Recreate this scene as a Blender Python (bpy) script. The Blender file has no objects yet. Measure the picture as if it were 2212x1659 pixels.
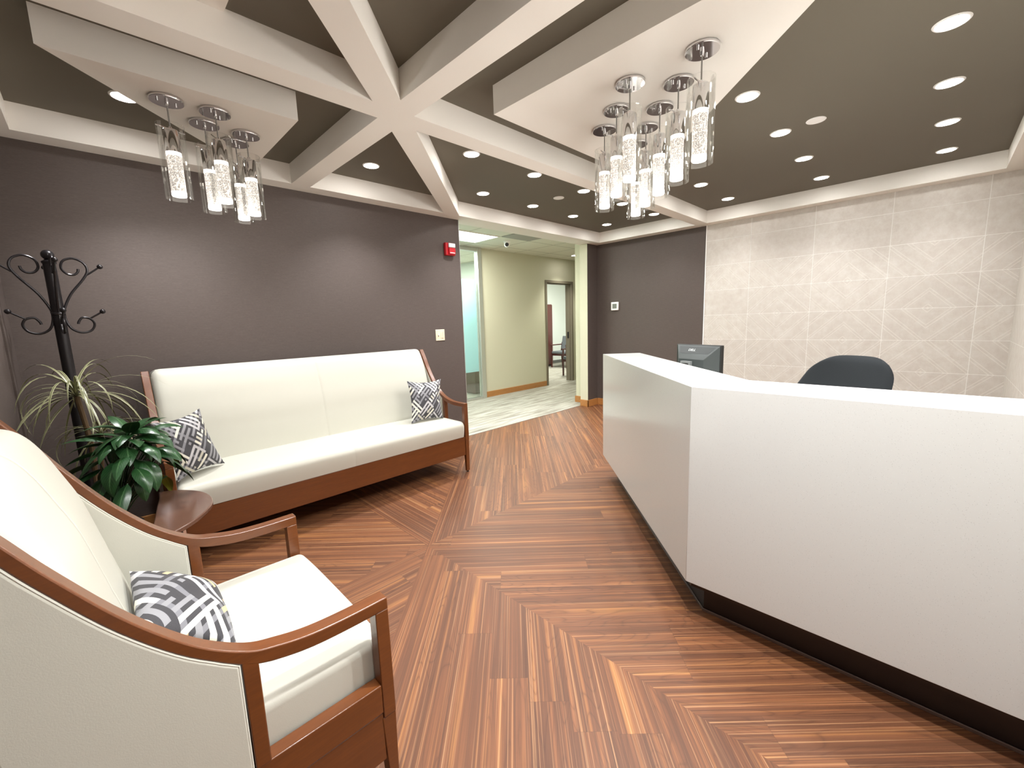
import bpy, bmesh, math, random
from mathutils import Vector, Matrix

# ---------------------------------------------------------------- camera, world, exposure
SC = bpy.context.scene
COL = SC.collection
EXPOSURE = 0.0
SC.view_settings.view_transform = 'Standard'
SC.view_settings.look = 'None'
SC.view_settings.exposure = EXPOSURE
SC.view_settings.gamma = 1.0
SC.view_settings.use_curve_mapping = False
SC.cycles.use_denoising = True
SC.cycles.max_bounces = 10
SC.cycles.diffuse_bounces = 5
SC.cycles.glossy_bounces = 4
SC.cycles.transmission_bounces = 6
SC.cycles.transparent_max_bounces = 16
SC.cycles.sample_clamp_indirect = 6.0
SC.cycles.blur_glossy = 0.5
SC.cycles.caustics_reflective = False
SC.cycles.caustics_refractive = False

YAW, PITCH, ROLL, FPX = 0.792905846, 0.146763243, 0.0321963721, 906.156
CAM_Z = 1.36
fw = Vector((math.cos(YAW) * math.cos(PITCH), math.sin(YAW) * math.cos(PITCH), -math.sin(PITCH)))
r0 = Vector((math.sin(YAW), -math.cos(YAW), 0))
d0 = fw.cross(r0)
rt = math.cos(ROLL) * r0 + math.sin(ROLL) * d0
dn = -math.sin(ROLL) * r0 + math.cos(ROLL) * d0
cd = bpy.data.cameras.new('camera')
cd.sensor_fit = 'HORIZONTAL'
cd.sensor_width = 36.0
cd.lens = 36.0 * FPX / 2212.0
cd.clip_start = 0.02
cam = bpy.data.objects.new('camera', cd)
COL.objects.link(cam)
m = Matrix((rt, -dn, -fw)).transposed().to_4x4()
m.translation = Vector((0, 0, CAM_Z))
cam.matrix_world = m
SC.camera = cam

W = bpy.data.worlds.new('world')
SC.world = W
W.use_nodes = True
W.node_tree.nodes['Background'].inputs[0].default_value = (1.0, 0.93, 0.85, 1)
W.node_tree.nodes['Background'].inputs[1].default_value = 0.25

DL_W = 42.0        # each recessed downlight, watts of the spot
PEND_W = 8.0        # light given by each pendant
PEND_E = 1.5       # crystal diffuser emission
WARM = (0.98, 0.99, 1.0)
rnd = random.Random(7)

# ---------------------------------------------------------------- node helper
def srgb(r, g, b):
    f = lambda c: (c / 255 / 12.92) if c / 255 <= 0.04045 else ((c / 255 + 0.055) / 1.055) ** 2.4
    return (f(r), f(g), f(b), 1.0)

class NT:
    def __init__(s, name):
        s.m = bpy.data.materials.new(name)
        s.m.use_nodes = True
        s.t = s.m.node_tree
        s.b = s.t.nodes['Principled BSDF']
        s.out = s.t.nodes['Material Output']
    def n(s, typ, **kw):
        nd = s.t.nodes.new(typ)
        for k, v in kw.items():
            setattr(nd, k, v)
        return nd
    def put(s, sock, v):
        if isinstance(v, bpy.types.NodeSocket):
            s.t.links.new(v, sock)
        elif isinstance(v, (tuple, list)) and sock.type == 'VALUE':
            sock.default_value = v[0]
        else:
            sock.default_value = v
    def math(s, op, a, b=0.0, c=0.0, clamp=False):
        nd = s.n('ShaderNodeMath', operation=op, use_clamp=clamp)
        s.put(nd.inputs[0], a); s.put(nd.inputs[1], b); s.put(nd.inputs[2], c)
        return nd.outputs[0]
    def mix(s, f, a, b, mode='MIX'):
        nd = s.n('ShaderNodeMix', data_type='RGBA', blend_type=mode)
        s.put(nd.inputs[0], f); s.put(nd.inputs[6], a); s.put(nd.inputs[7], b)
        return nd.outputs[2]
    def noise(s, vec, scale, detail=3.0, rough=0.5, dist=0.0):
        nd = s.n('ShaderNodeTexNoise')
        if vec is not None: s.put(nd.inputs['Vector'], vec)
        s.put(nd.inputs['Scale'], scale); s.put(nd.inputs['Detail'], detail)
        s.put(nd.inputs['Roughness'], rough); s.put(nd.inputs['Distortion'], dist)
        return nd.outputs[0]
    def ramp(s, f, stops, mode='LINEAR'):
        nd = s.n('ShaderNodeValToRGB')
        nd.color_ramp.interpolation = mode
        e = nd.color_ramp.elements
        while len(e) < len(stops): e.new(0.5)
        for i, (p, c) in enumerate(stops):
            e[i].position = p
            e[i].color = c if isinstance(c, (tuple, list)) else (c, c, c, 1)
        s.put(nd.inputs[0], f)
        return nd.outputs[0]
    def comb(s, x, y, z=0.0):
        nd = s.n('ShaderNodeCombineXYZ')
        s.put(nd.inputs[0], x); s.put(nd.inputs[1], y); s.put(nd.inputs[2], z)
        return nd.outputs[0]
    def sep(s, v):
        nd = s.n('ShaderNodeSeparateXYZ')
        s.put(nd.inputs[0], v)
        return nd.outputs
    def coord(s, which='Object'):
        return s.n('ShaderNodeTexCoord').outputs[which]
    def geo(s):
        return s.n('ShaderNodeNewGeometry').outputs['Position']
    def rand(s, v):
        nd = s.n('ShaderNodeTexWhiteNoise', noise_dimensions='3D')
        s.put(nd.inputs['Vector'], v)
        return nd.outputs['Value']
    def bump(s, h, strength=0.2, dist=0.01):
        nd = s.n('ShaderNodeBump')
        s.put(nd.inputs['Height'], h)
        nd.inputs['Strength'].default_value = strength
        nd.inputs['Distance'].default_value = dist
        s.t.links.new(nd.outputs[0], s.b.inputs['Normal'])
    def set(s, **kw):
        for k, v in kw.items():
            s.put(s.b.inputs[k.replace('_', ' ')], v)
        return s

def simple(name, col, rough=0.5, metal=0.0, spec=0.5, noise_amt=0.0, noise_scale=40, bump=0.0):
    t = NT(name)
    if noise_amt > 0:
        nz = t.noise(t.coord(), noise_scale, 3)
        c = t.mix(t.math('MULTIPLY', nz, noise_amt), col, tuple(x * 0.55 for x in col[:3]) + (1,))
        t.set(Base_Color=c)
        if bump: t.bump(nz, bump, 0.004)
    else:
        nz = t.noise(t.coord(), 25, 2)
        c = t.mix(t.math('MULTIPLY', nz, 0.05), col, tuple(x * 0.7 for x in col[:3]) + (1,))
        t.set(Base_Color=c)
    t.set(Roughness=rough, Metallic=metal)
    t.b.inputs['Specular IOR Level'].default_value = spec
    return t.m

# ---------------------------------------------------------------- materials
M = {}
def mk_floor():
    t = NT('walnut_planks')
    uv = t.n('ShaderNodeUVMap', uv_map='plank').outputs[0]
    u, v, _ = t.sep(uv)
    PW, PL = 0.147, 1.22
    row = t.math('FLOOR', t.math('DIVIDE', v, PW))
    off = t.math('MULTIPLY', t.rand(t.comb(row, 3.3, 1.7)), PL)
    uu = t.math('DIVIDE', t.math('ADD', u, off), PL)
    pid = t.math('FLOOR', uu)
    r1 = t.rand(t.comb(row, pid, 0.5)); r2 = t.rand(t.comb(row, pid, 9.5)); r3 = t.rand(t.comb(row, pid, 4.1))
    # straight grain, stretched along the plank, shifted per plank
    gv = t.comb(t.math('ADD', t.math('MULTIPLY', u, 0.28), t.math('MULTIPLY', r1, 37.0)),
                t.math('ADD', t.math('MULTIPLY', v, 9.0), t.math('MULTIPLY', r2, 91.0)), r3)
    broad = t.noise(gv, 1.9, 3, 0.6, 0.1)
    mid = t.noise(t.comb(t.math('ADD', t.math('MULTIPLY', u, 0.35), t.math('MULTIPLY', r1, 17.0)),
                         t.math('ADD', t.math('MULTIPLY', v, 58.0), t.math('MULTIPLY', r3, 50.0)), r2), 1.5, 4, 0.6, 0.3)
    fine = t.noise(t.comb(t.math('MULTIPLY', u, 5.0), t.math('MULTIPLY', v, 240.0), r1), 1.0, 3, 0.6)
    # cathedral figure
    cg = t.noise(t.comb(t.math('ADD', t.math('MULTIPLY', u, 1.1), t.math('MULTIPLY', r3, 23.0)),
                        t.math('ADD', t.math('MULTIPLY', v, 7.5), t.math('MULTIPLY', r1, 31.0)), r2), 1.1, 1.5, 0.4)
    rings = t.math('PINGPONG', t.math('MULTIPLY', cg, 24.0), 0.5)
    line = t.ramp(rings, [(0.0, 1.0), (0.10, 0.25), (0.22, 0.0)])
    base = t.ramp(broad, [(0.20, srgb(77, 46, 30)), (0.40, srgb(98, 61, 40)), (0.54, srgb(115, 72, 46)),
                          (0.62, srgb(131, 83, 52)), (0.70, srgb(166, 114, 65)), (0.82, srgb(117, 73, 46))])
    c = t.mix(t.math('MULTIPLY', t.ramp(mid, [(0.35, 1.0), (0.56, 0.0)]), 0.6), base, srgb(74, 45, 28))
    c = t.mix(t.math('MULTIPLY', t.ramp(mid, [(0.57, 0.0), (0.72, 1.0)]), 0.75), c, srgb(164, 111, 63))
    c = t.mix(t.math('MULTIPLY', line, t.math('MULTIPLY', t.ramp(r2, [(0.35, 0.15), (0.6, 1.0)]), 0.42)), c, srgb(62, 36, 23))
    c = t.mix(t.math('MULTIPLY', t.ramp(fine, [(0.35, 1.0), (0.6, 0.0)]), 0.22), c, srgb(68, 41, 25))
    c = t.mix(t.math('MULTIPLY', r1, 0.42), c, t.mix(0.5, c, srgb(96, 63, 44)))
    pin = t.noise(t.comb(t.math('MULTIPLY', u, 0.5), t.math('MULTIPLY', v, 150.0), r2), 1.0, 2, 0.6)
    c = t.mix(t.math('MULTIPLY', t.ramp(pin, [(0.58, 0.0), (0.70, 1.0)]), 0.32), c, srgb(222, 172, 123))
    c = t.mix(t.math('MULTIPLY', t.ramp(pin, [(0.30, 1.0), (0.42, 0.0)]), 0.22), c, srgb(80, 55, 41))
    # joints
    fv = t.math('FRACT', t.math('DIVIDE', v, PW)); fu = t.math('FRACT', uu)
    jv = t.math('LESS_THAN', t.math('PINGPONG', fv, 0.5), 0.009)
    ju = t.math('LESS_THAN', t.math('PINGPONG', fu, 0.5), 0.0012)
    j = t.math('MAXIMUM', jv, ju)
    c = t.mix(t.math('MULTIPLY', j, 0.22), c, srgb(59, 36, 23))
    t.set(Base_Color=c, Roughness=t.math('ADD', 0.40, t.math('MULTIPLY', fine, 0.12)))
    t.b.inputs['Specular IOR Level'].default_value = 0.42
    t.bump(t.math('SUBTRACT', t.math('MULTIPLY', fine, 0.4), j), 0.12, 0.002)
    return t.m
M['floor'] = mk_floor()

def mk_wallpaper():
    t = NT('woven_wallpaper')
    p = t.geo(); x, y, z = t.sep(p)
    h = t.math('ADD', x, y)
    w1 = t.noise(t.comb(t.math('MULTIPLY', h, 60.0), t.math('MULTIPLY', z, 640.0), 0.0), 1.0, 3, 0.6)
    w2 = t.noise(t.comb(t.math('MULTIPLY', h, 14.0), t.math('MULTIPLY', z, 260.0), 4.0), 1.0, 2, 0.5)
    c = t.ramp(t.math('ADD', t.math('MULTIPLY', w1, 0.65), t.math('MULTIPLY', w2, 0.35)),
               [(0.22, srgb(73, 63, 59)), (0.5, srgb(84, 74, 70)), (0.72, srgb(95, 87, 81))])
    t.set(Base_Color=c, Roughness=0.55)
    t.b.inputs['Specular IOR Level'].default_value = 0.35
    t.bump(w1, 0.15, 0.002)
    return t.m
M['wallpaper'] = mk_wallpaper()

def paint(name, col, rough=0.7):
    t = NT(name)
    nz = t.noise(t.geo(), 160, 3, 0.6)
    c = t.mix(t.math('MULTIPLY', nz, 0.08), col, tuple(x * 0.8 for x in col[:3]) + (1,))
    t.set(Base_Color=c, Roughness=rough)
    t.b.inputs['Specular IOR Level'].default_value = 0.25
    t.bump(nz, 0.05, 0.001)
    return t.m
M['white_paint'] = paint('warm_white_paint', srgb(240, 236, 229))
M['taupe'] = paint('taupe_ceiling_paint', srgb(109, 103, 91))
M['corr_wall'] = paint('pale_green_wall_paint', srgb(208, 205, 183))
M['office_wall'] = paint('white_office_paint', srgb(226, 230, 226))
M['frame_taupe'] = paint('taupe_door_frame_paint', srgb(126, 118, 104), 0.45)
M['cream_panel'] = paint('ivory_plastic', srgb(225, 212, 188), 0.4)

def mk_tile(axis):
    # 622 x 307 mm stone tiles, stacked, with carved chevrons in the lower rows
    t = NT('carved_stone_tile_' + axis)
    p = t.geo(); x, y, z = t.sep(p)
    h = y if axis == 'y' else x
    TW, TH = 0.622, 0.3065
    hh = t.math('DIVIDE', t.math('SUBTRACT', h, 0.396 - TW * 4), TW)
    zz = t.math('DIVIDE', t.math('SUBTRACT', z, 0.752 - TH * 4), TH)
    ih, iz = t.math('FLOOR', hh), t.math('FLOOR', zz)
    fh, fz = t.math('FRACT', hh), t.math('FRACT', zz)
    r = t.rand(t.comb(ih, iz, 2.0)); r2 = t.rand(t.comb(ih, iz, 8.0))
    gh = t.math('LESS_THAN', t.math('PINGPONG', fh, 0.5), 0.0045)
    gz = t.math('LESS_THAN', t.math('PINGPONG', fz, 0.5), 0.0075)
    g = t.math('MAXIMUM', gh, gz)
    sgn = t.math('SUBTRACT', t.math('MULTIPLY', t.math('GREATER_THAN', t.math('FRACT', t.math('MULTIPLY', t.math('ADD', iz, ih), 0.5)), 0.25), 2.0), 1.0)
    dh = t.math('MULTIPLY', t.math('ABSOLUTE', t.math('SUBTRACT', fh, 0.5)), TW)
    dz = t.math('MULTIPLY', t.math('MULTIPLY', t.math('SUBTRACT', fz, 0.5), TH), sgn)
    f = t.math('FRACT', t.math('DIVIDE', t.math('ADD', t.math('ADD', dh, dz), 1.0), 0.150))
    l1 = t.math('LESS_THAN', t.math('PINGPONG', t.math('ADD', f, 0.10), 0.5), 0.030)
    l2 = t.math('LESS_THAN', t.math('PINGPONG', t.math('ADD', f, 0.30), 0.5), 0.030)
    ln = t.math('MAXIMUM', l1, l2)
    low = t.math('LESS_THAN', iz, 4.0 + 3.5)          # rows below about 1.98 m
    ln = t.math('MULTIPLY', ln, low)
    ln = t.math('MULTIPLY', ln, t.math('GREATER_THAN', r2, 0.12))
    nz = t.noise(p, 16, 8, 0.72, 0.2)
    n2 = t.noise(p, 60, 5, 0.7)
    c = t.ramp(nz, [(0.32, srgb(190, 182, 174)), (0.5, srgb(199, 193, 185)), (0.7, srgb(208, 204, 198))])
    c = t.mix(t.math('MULTIPLY', r, 0.30), c, srgb(184, 176, 169))
    c = t.mix(t.math('MULTIPLY', t.ramp(n2, [(0.55, 0.0), (0.72, 1.0)]), 0.10), c, srgb(161, 151, 141))
    c = t.mix(t.math('MULTIPLY', ln, 0.48), c, srgb(227, 223, 215))
    c = t.mix(t.math('MULTIPLY', g, 0.8), c, srgb(231, 229, 224))
    t.set(Base_Color=c, Roughness=0.36)
    t.b.inputs['Specular IOR Level'].default_value = 0.5
    hgt = t.math('SUBTRACT', t.math('MULTIPLY', n2, 0.15), t.math('MAXIMUM', t.math('MULTIPLY', ln, 0.9), g))
    t.bump(hgt, 0.9, 0.004)
    return t.m
M['tile_y'] = mk_tile('y')
M['tile_x'] = mk_tile('x')

def mk_quartz():
    t = NT('speckled_white_quartz')
    p = t.geo()
    vo = t.n('ShaderNodeTexVoronoi', feature='F1'); t.put(vo.inputs['Vector'], p); vo.inputs['Scale'].default_value = 330
    rr = t.rand(vo.outputs['Position'])
    dot = t.math('MULTIPLY', t.math('LESS_THAN', vo.outputs['Distance'], 0.27), t.math('GREATER_THAN', rr, 0.80))
    dark = t.math('MULTIPLY', dot, t.math('GREATER_THAN', rr, 0.90))
    c = t.mix(t.math('MULTIPLY', dot, 0.45), srgb(204, 205, 202), srgb(223, 226, 225))
    c = t.mix(t.math('MULTIPLY', dark, 0.55), c, srgb(139, 138, 134))
    t.set(Base_Color=c, Roughness=0.16)
    t.b.inputs['Specular IOR Level'].default_value = 0.5
    return t.m
M['quartz'] = mk_quartz()

def mk_wood(name, a, b, axis=0, rough=0.3):
    t = NT(name)
    p = t.coord(); s = list(t.sep(p))
    k = [26.0, 26.0, 26.0]; k[axis] = 2.0
    v = t.comb(*[t.math('MULTIPLY', s[i], k[i]) for i in range(3)])
    n = t.noise(v, 1.0, 4, 0.6, 0.4)
    n2 = t.noise(v, 6.0, 2, 0.6)
    c = t.mix(n, a, b)
    c = t.mix(t.math('MULTIPLY', t.ramp(n2, [(0.45, 1.0), (0.6, 0.0)]), 0.2), c, tuple(x * 0.6 for x in a[:3]) + (1,))
    t.set(Base_Color=c, Roughness=rough)
    t.b.inputs['Specular IOR Level'].default_value = 0.5
    t.b.inputs['Coat Weight'].default_value = 0.25
    t.b.inputs['Coat Roughness'].default_value = 0.18
    return t.m
M['cherry'] = mk_wood('cherry_wood_y', srgb(92, 49, 21), srgb(119, 67, 29), 1)
M['cherry_x'] = mk_wood('cherry_wood_x', srgb(91, 47, 20), srgb(115, 65, 28), 0)
M['oak'] = mk_wood('oak_baseboard', srgb(168, 112, 58), srgb(196, 138, 80), 0, 0.4)
M['walnut_top'] = mk_wood('brown_laminate', srgb(94, 65, 53), srgb(109, 79, 64), 0, 0.22)
M['dark_red_wood'] = mk_wood('mahogany', srgb(74, 34, 30), srgb(92, 46, 40), 2, 0.35)

def mk_vinyl():
    t = NT('cream_upholstery')
    nz = t.noise(t.coord(), 420, 3, 0.6)
    n2 = t.noise(t.coord(), 6, 2, 0.5)
    c = t.mix(t.math('MULTIPLY', nz, 0.10), srgb(197, 196, 185), srgb(171, 168, 151))
    c = t.mix(t.math('MULTIPLY', n2, 0.10), c, srgb(186, 183, 168))
    t.set(Base_Color=c, Roughness=0.45)
    t.b.inputs['Specular IOR Level'].default_value = 0.38
    t.bump(nz, 0.12, 0.0015)
    return t.m
M['vinyl'] = mk_vinyl()

def mk_pattern(name, freq, gold):
    # blocks of parallel ribbons, the two diagonals changing places from block to block
    t = NT(name)
    u, v, _ = t.sep(t.n('ShaderNodeUVMap', uv_map='uv').outputs[0])
    a = t.math('MULTIPLY', t.math('ADD', u, v), freq)
    b = t.math('MULTIPLY', t.math('SUBTRACT', u, v), freq)
    a = t.math('ADD', a, 100.3); b = t.math('ADD', b, 100.0)
    B = 4.0
    ia = t.math('FLOOR', t.math('DIVIDE', a, B)); ib = t.math('FLOOR', t.math('DIVIDE', b, B))
    par = t.math('GREATER_THAN', t.math('FRACT', t.math('MULTIPLY', t.math('ADD', ia, ib), 0.5)), 0.25)
    sa = t.math('LESS_THAN', t.math('FRACT', a), 0.52); sb = t.math('LESS_THAN', t.math('FRACT', b), 0.52)
    ra = t.rand(t.comb(t.math('FLOOR', a), ib, 1.0)); rb = t.rand(t.comb(t.math('FLOOR', b), ia, 5.0))
    # a few ribbons run on, greyer, across the neighbouring block
    la = t.math('MULTIPLY', sa, t.math('GREATER_THAN', t.rand(t.comb(t.math('FLOOR', a), ib, 7.0)), 0.55))
    lb = t.math('MULTIPLY', sb, t.math('GREATER_THAN', t.rand(t.comb(t.math('FLOOR', b), ia, 9.0)), 0.55))
    # short breaks
    ba = t.math('LESS_THAN', t.rand(t.comb(t.math('FLOOR', a), t.math('FLOOR', t.math('MULTIPLY', b, 0.7)), 3.0)), 0.84)
    bb = t.math('LESS_THAN', t.rand(t.comb(t.math('FLOOR', b), t.math('FLOOR', t.math('MULTIPLY', a, 0.7)), 6.0)), 0.84)
    stops = [(0.0, srgb(142, 142, 146)), (0.3, srgb(192, 190, 192)), (0.62, srgb(226, 223, 208)), (0.88, gold)]
    ca = t.ramp(ra, stops, 'CONSTANT'); cb = t.ramp(rb, stops, 'CONSTANT')
    dark = srgb(46, 45, 50); grey = srgb(120, 120, 126)
    c1 = t.mix(lb, dark, grey); c1 = t.mix(t.math('MULTIPLY', sa, ba), c1, ca)
    c2 = t.mix(la, dark, grey); c2 = t.mix(t.math('MULTIPLY', sb, bb), c2, cb)
    c = t.mix(par, c1, c2)
    nz = t.noise(t.coord(), 500, 2)
    c = t.mix(t.math('MULTIPLY', nz, 0.16), c, srgb(110, 108, 110))
    t.set(Base_Color=c, Roughness=0.75)
    t.b.inputs['Sheen Weight'].default_value = 0.1
    t.bump(nz, 0.2, 0.002)
    return t.m
M['pattern_fine'] = mk_pattern('ribbon_print_fabric', 8.5, srgb(196, 192, 176))
M['pattern_big'] = mk_pattern('ribbon_print_fabric_gold', 6.5, srgb(205, 182, 140))

M['chrome'] = simple('chrome', (0.82, 0.82, 0.84, 1), 0.06, 1.0)
M['steel_wire'] = simple('grey_cord', srgb(150, 148, 144), 0.4, 0.3)
M['alu'] = simple('aluminium', srgb(215, 216, 212), 0.32, 0.8)
M['black_metal'] = simple('black_enamel_metal', srgb(34, 31, 33), 0.3, 0.4)
M['toe'] = simple('black_toe_kick', srgb(30, 20, 18), 0.35)
M['black_plastic'] = simple('black_plastic', srgb(24, 25, 25), 0.35)
M['grey_plastic'] = simple('dark_grey_plastic', srgb(56, 62, 62), 0.4)
M['grey_light'] = simple('grey_plastic', srgb(120, 124, 124), 0.4)
M['dark_panel'] = simple('charcoal_panel', srgb(38, 43, 43), 0.45)
M['letter'] = simple('silver_lettering', srgb(190, 194, 192), 0.3, 0.4)
M['base_strip'] = simple('brown_base_strip', srgb(92, 74, 66), 0.4)
M['screen'] = simple('dark_screen', srgb(14, 16, 18), 0.1)
M['black_fabric'] = simple('black_chair_fabric', srgb(29, 33, 36), 0.85, 0, 0.3, 0.25, 300, 0.2)
M['red'] = simple('red_plastic', srgb(178, 22, 34), 0.3)
M['clear_lens'] = simple('strobe_lens', srgb(225, 225, 228), 0.08)
M['white_plastic'] = simple('white_plastic', srgb(244, 242, 240), 0.35)
M['lcd'] = simple('grey_display', srgb(120, 124, 118), 0.2)
M['pot'] = simple('dark_plant_pot', srgb(46, 40, 38), 0.35)
M['soil'] = simple('potting_soil', srgb(48, 34, 26), 0.95, 0, 0.1, 0.5, 80, 0.6)
M['perforated'] = simple('grey_perforated_grille', srgb(169, 166, 158), 0.6, 0, 0.3, 0.3, 300)
M['hall_chair_fabric'] = simple('blue_grey_print_fabric', srgb(112, 118, 122), 0.8, 0, 0.3, 0.7, 45)
M['dark_base'] = simple('grey_rubber_base', srgb(96, 96, 92), 0.6)

def mk_leaf(name, a, b, vein):
    t = NT(name)
    u, v, _ = t.sep(t.n('ShaderNodeUVMap', uv_map='uv').outputs[0])
    mid = t.math('LESS_THAN', t.math('ABSOLUTE', t.math('SUBTRACT', v, 0.5)), 0.03)
    vv = t.math('FRACT', t.math('SUBTRACT', t.math('MULTIPLY', u, 11.0), t.math('MULTIPLY', t.math('ABSOLUTE', t.math('SUBTRACT', v, 0.5)), 7.0)))
    side = t.math('LESS_THAN', vv, 0.14)
    n = t.noise(t.coord(), 9, 3)
    c = t.mix(n, a, b)
    c = t.mix(t.math('MULTIPLY', t.math('MAXIMUM', mid, t.math('MULTIPLY', side, 0.5)), 0.5), c, vein)
    t.set(Base_Color=c, Roughness=0.3)
    t.b.inputs['Specular IOR Level'].default_value = 0.5
    t.bump(side, 0.25, 0.002)
    return t.m
M['lily'] = mk_leaf('glossy_green_leaf', srgb(20, 50, 28), srgb(44, 86, 44), srgb(96, 136, 88))
M['lily_yellow'] = mk_leaf('yellowing_leaf', srgb(96, 134, 44), srgb(176, 156, 60), srgb(190, 190, 110))
def mk_blade():
    t = NT('striped_blade_leaf')
    u, v, _ = t.sep(t.n('ShaderNodeUVMap', uv_map='uv').outputs[0])
    edge = t.math('GREATER_THAN', t.math('ABSOLUTE', t.math('SUBTRACT', v, 0.5)), 0.24)
    n = t.noise(t.coord(), 5, 2)
    c = t.mix(n, srgb(74, 84, 48), srgb(106, 110, 72))
    c = t.mix(t.math('MULTIPLY', edge, 0.75), c, srgb(168, 163, 128))
    t.set(Base_Color=c, Roughness=0.4)
    return t.m
M['blade'] = mk_blade()
M['stem'] = simple('brown_plant_stem', srgb(104, 84, 60), 0.7, 0, 0.3, 0.4, 60, 0.3)

def mk_carpet():
    t = NT('striped_grey_carpet')
    p = t.geo(); x, y, z = t.sep(p)
    n = t.noise(t.comb(t.math('MULTIPLY', x, 1.6), t.math('MULTIPLY', y, 26.0), 0.0), 1.0, 4, 0.6, 0.2)
    n2 = t.noise(t.comb(t.math('MULTIPLY', x, 4.0), t.math('MULTIPLY', y, 90.0), 3.0), 1.0, 3, 0.6)
    n3 = t.noise(p, 400, 2)
    c = t.ramp(n, [(0.33, srgb(127, 122, 113)), (0.47, srgb(166, 161, 150)), (0.62, srgb(194, 191, 182))])
    c = t.mix(t.math('MULTIPLY', t.ramp(n2, [(0.42, 1.0), (0.55, 0.0)]), 0.35), c, srgb(113, 109, 98))
    c = t.mix(t.math('MULTIPLY', n3, 0.15), c, srgb(122, 118, 107))
    t.set(Base_Color=c, Roughness=0.95)
    t.b.inputs['Specular IOR Level'].default_value = 0.1
    t.bump(n3, 0.4, 0.004)
    return t.m
M['carpet'] = mk_carpet()

def mk_acoustic():
    t = NT('acoustic_ceiling_tile')
    p = t.geo(); x, y, z = t.sep(p)
    fx = t.math('FRACT', t.math('DIVIDE', t.math('ADD', t.math('SUBTRACT', x, 4.60), 6.25), 0.625))
    fy = t.math('FRACT', t.math('DIVIDE', t.math('ADD', t.math('SUBTRACT', y, 4.81), 6.1), 0.61))
    g = t.math('MAXIMUM', t.math('LESS_THAN', t.math('PINGPONG', fx, 0.5), 0.02), t.math('LESS_THAN', t.math('PINGPONG', fy, 0.5), 0.02))
    n = t.noise(p, 120, 3, 0.7)
    c = t.mix(t.math('MULTIPLY', n, 0.2), srgb(226, 222, 208), srgb(186, 180, 164))
    c = t.mix(t.math('MULTIPLY', g, 0.6), c, srgb(160, 154, 140))
    t.set(Base_Color=c, Roughness=0.9)
    t.bump(g, 0.3, 0.003)
    return t.m
M['acoustic'] = mk_acoustic()

def emit(name, col, strength):
    t = NT(name)
    t.set(Base_Color=(0.9, 0.9, 0.9, 1), Emission_Color=col, Emission_Strength=strength)
    return t.m
M['lamp_disc'] = emit('downlight_lens', (1.0, 0.97, 0.93, 1), 100.0)
M['troffer'] = emit('troffer_diffuser', (0.97, 1.0, 0.93, 1), 5.0)

def mk_crystal():
    t = NT('bubble_crystal_glow')
    p = t.coord()
    vo = t.n('ShaderNodeTexVoronoi', feature='F1'); t.put(vo.inputs['Vector'], p)
    vo.inputs['Scale'].default_value = 110
    nz = t.noise(p, 150, 2, 0.6, 2.0)
    f = t.ramp(t.math('ADD', t.math('MULTIPLY', vo.outputs['Distance'], 0.45), t.math('MULTIPLY', nz, 0.75)),
               [(0.42, 1.0), (0.50, 0.35), (0.60, 0.10), (0.68, 0.9)])
    x, y, z = t.sep(p)
    ends = t.math('MAXIMUM', t.math('LESS_THAN', z, 0.020), t.math('GREATER_THAN', z, 0.186))
    st = t.math('ADD', t.math('MULTIPLY', f, PEND_E), t.math('MULTIPLY', ends, 7.0))
    t.set(Base_Color=(0.22, 0.21, 0.20, 1), Emission_Color=(1.0, 0.90, 0.80, 1), Emission_Strength=st, Roughness=0.2)
    return t.m
M['crystal'] = mk_crystal()

def mk_glass(name, tint, ior=1.45, rough=0.02, base_mix=0.05, gain=0.85):
    t = NT(name)
    tr = t.n('ShaderNodeBsdfTransparent'); tr.inputs[0].default_value = tint
    gl = t.n('ShaderNodeBsdfGlossy'); gl.inputs['Roughness'].default_value = rough
    gl.inputs['Color'].default_value = (0.95, 0.97, 0.97, 1)
    fr = t.n('ShaderNodeFresnel'); fr.inputs[0].default_value = ior
    f = t.math('ADD', t.math('MULTIPLY', fr.outputs[0], gain), base_mix, clamp=True)
    mx = t.n('ShaderNodeMixShader')
    t.put(mx.inputs[0], f)
    t.t.links.new(tr.outputs[0], mx.inputs[1]); t.t.links.new(gl.outputs[0], mx.inputs[2])
    t.t.links.new(mx.outputs[0], t.out.inputs[0])
    return t.m
M['glass'] = mk_glass('clear_glass', (0.985, 0.985, 0.98, 1), 1.45, 0.02, 0.0, 0.32)
M['pane'] = mk_glass('clear_window_glass', (0.86, 0.92, 0.89, 1), 1.5, 0.01, 0.04)
def mk_frost():
    t = NT('frosted_window_film')
    t.set(Base_Color=srgb(209, 238, 240), Roughness=0.6)
    tl = t.n('ShaderNodeBsdfTranslucent'); tl.inputs[0].default_value = srgb(224, 253, 255)
    mx = t.n('ShaderNodeMixShader'); mx.inputs[0].default_value = 0.65
    nz = t.noise(t.geo(), 200, 2)
    t.set(Base_Color=t.mix(t.math('MULTIPLY', nz, 0.06), srgb(198, 234, 238), srgb(224, 248, 251)))
    t.t.links.new(t.b.outputs[0], mx.inputs[1]); t.t.links.new(tl.outputs[0], mx.inputs[2])
    t.t.links.new(mx.outputs[0], t.out.inputs[0])
    return t.m
M['frost'] = mk_frost()

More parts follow.
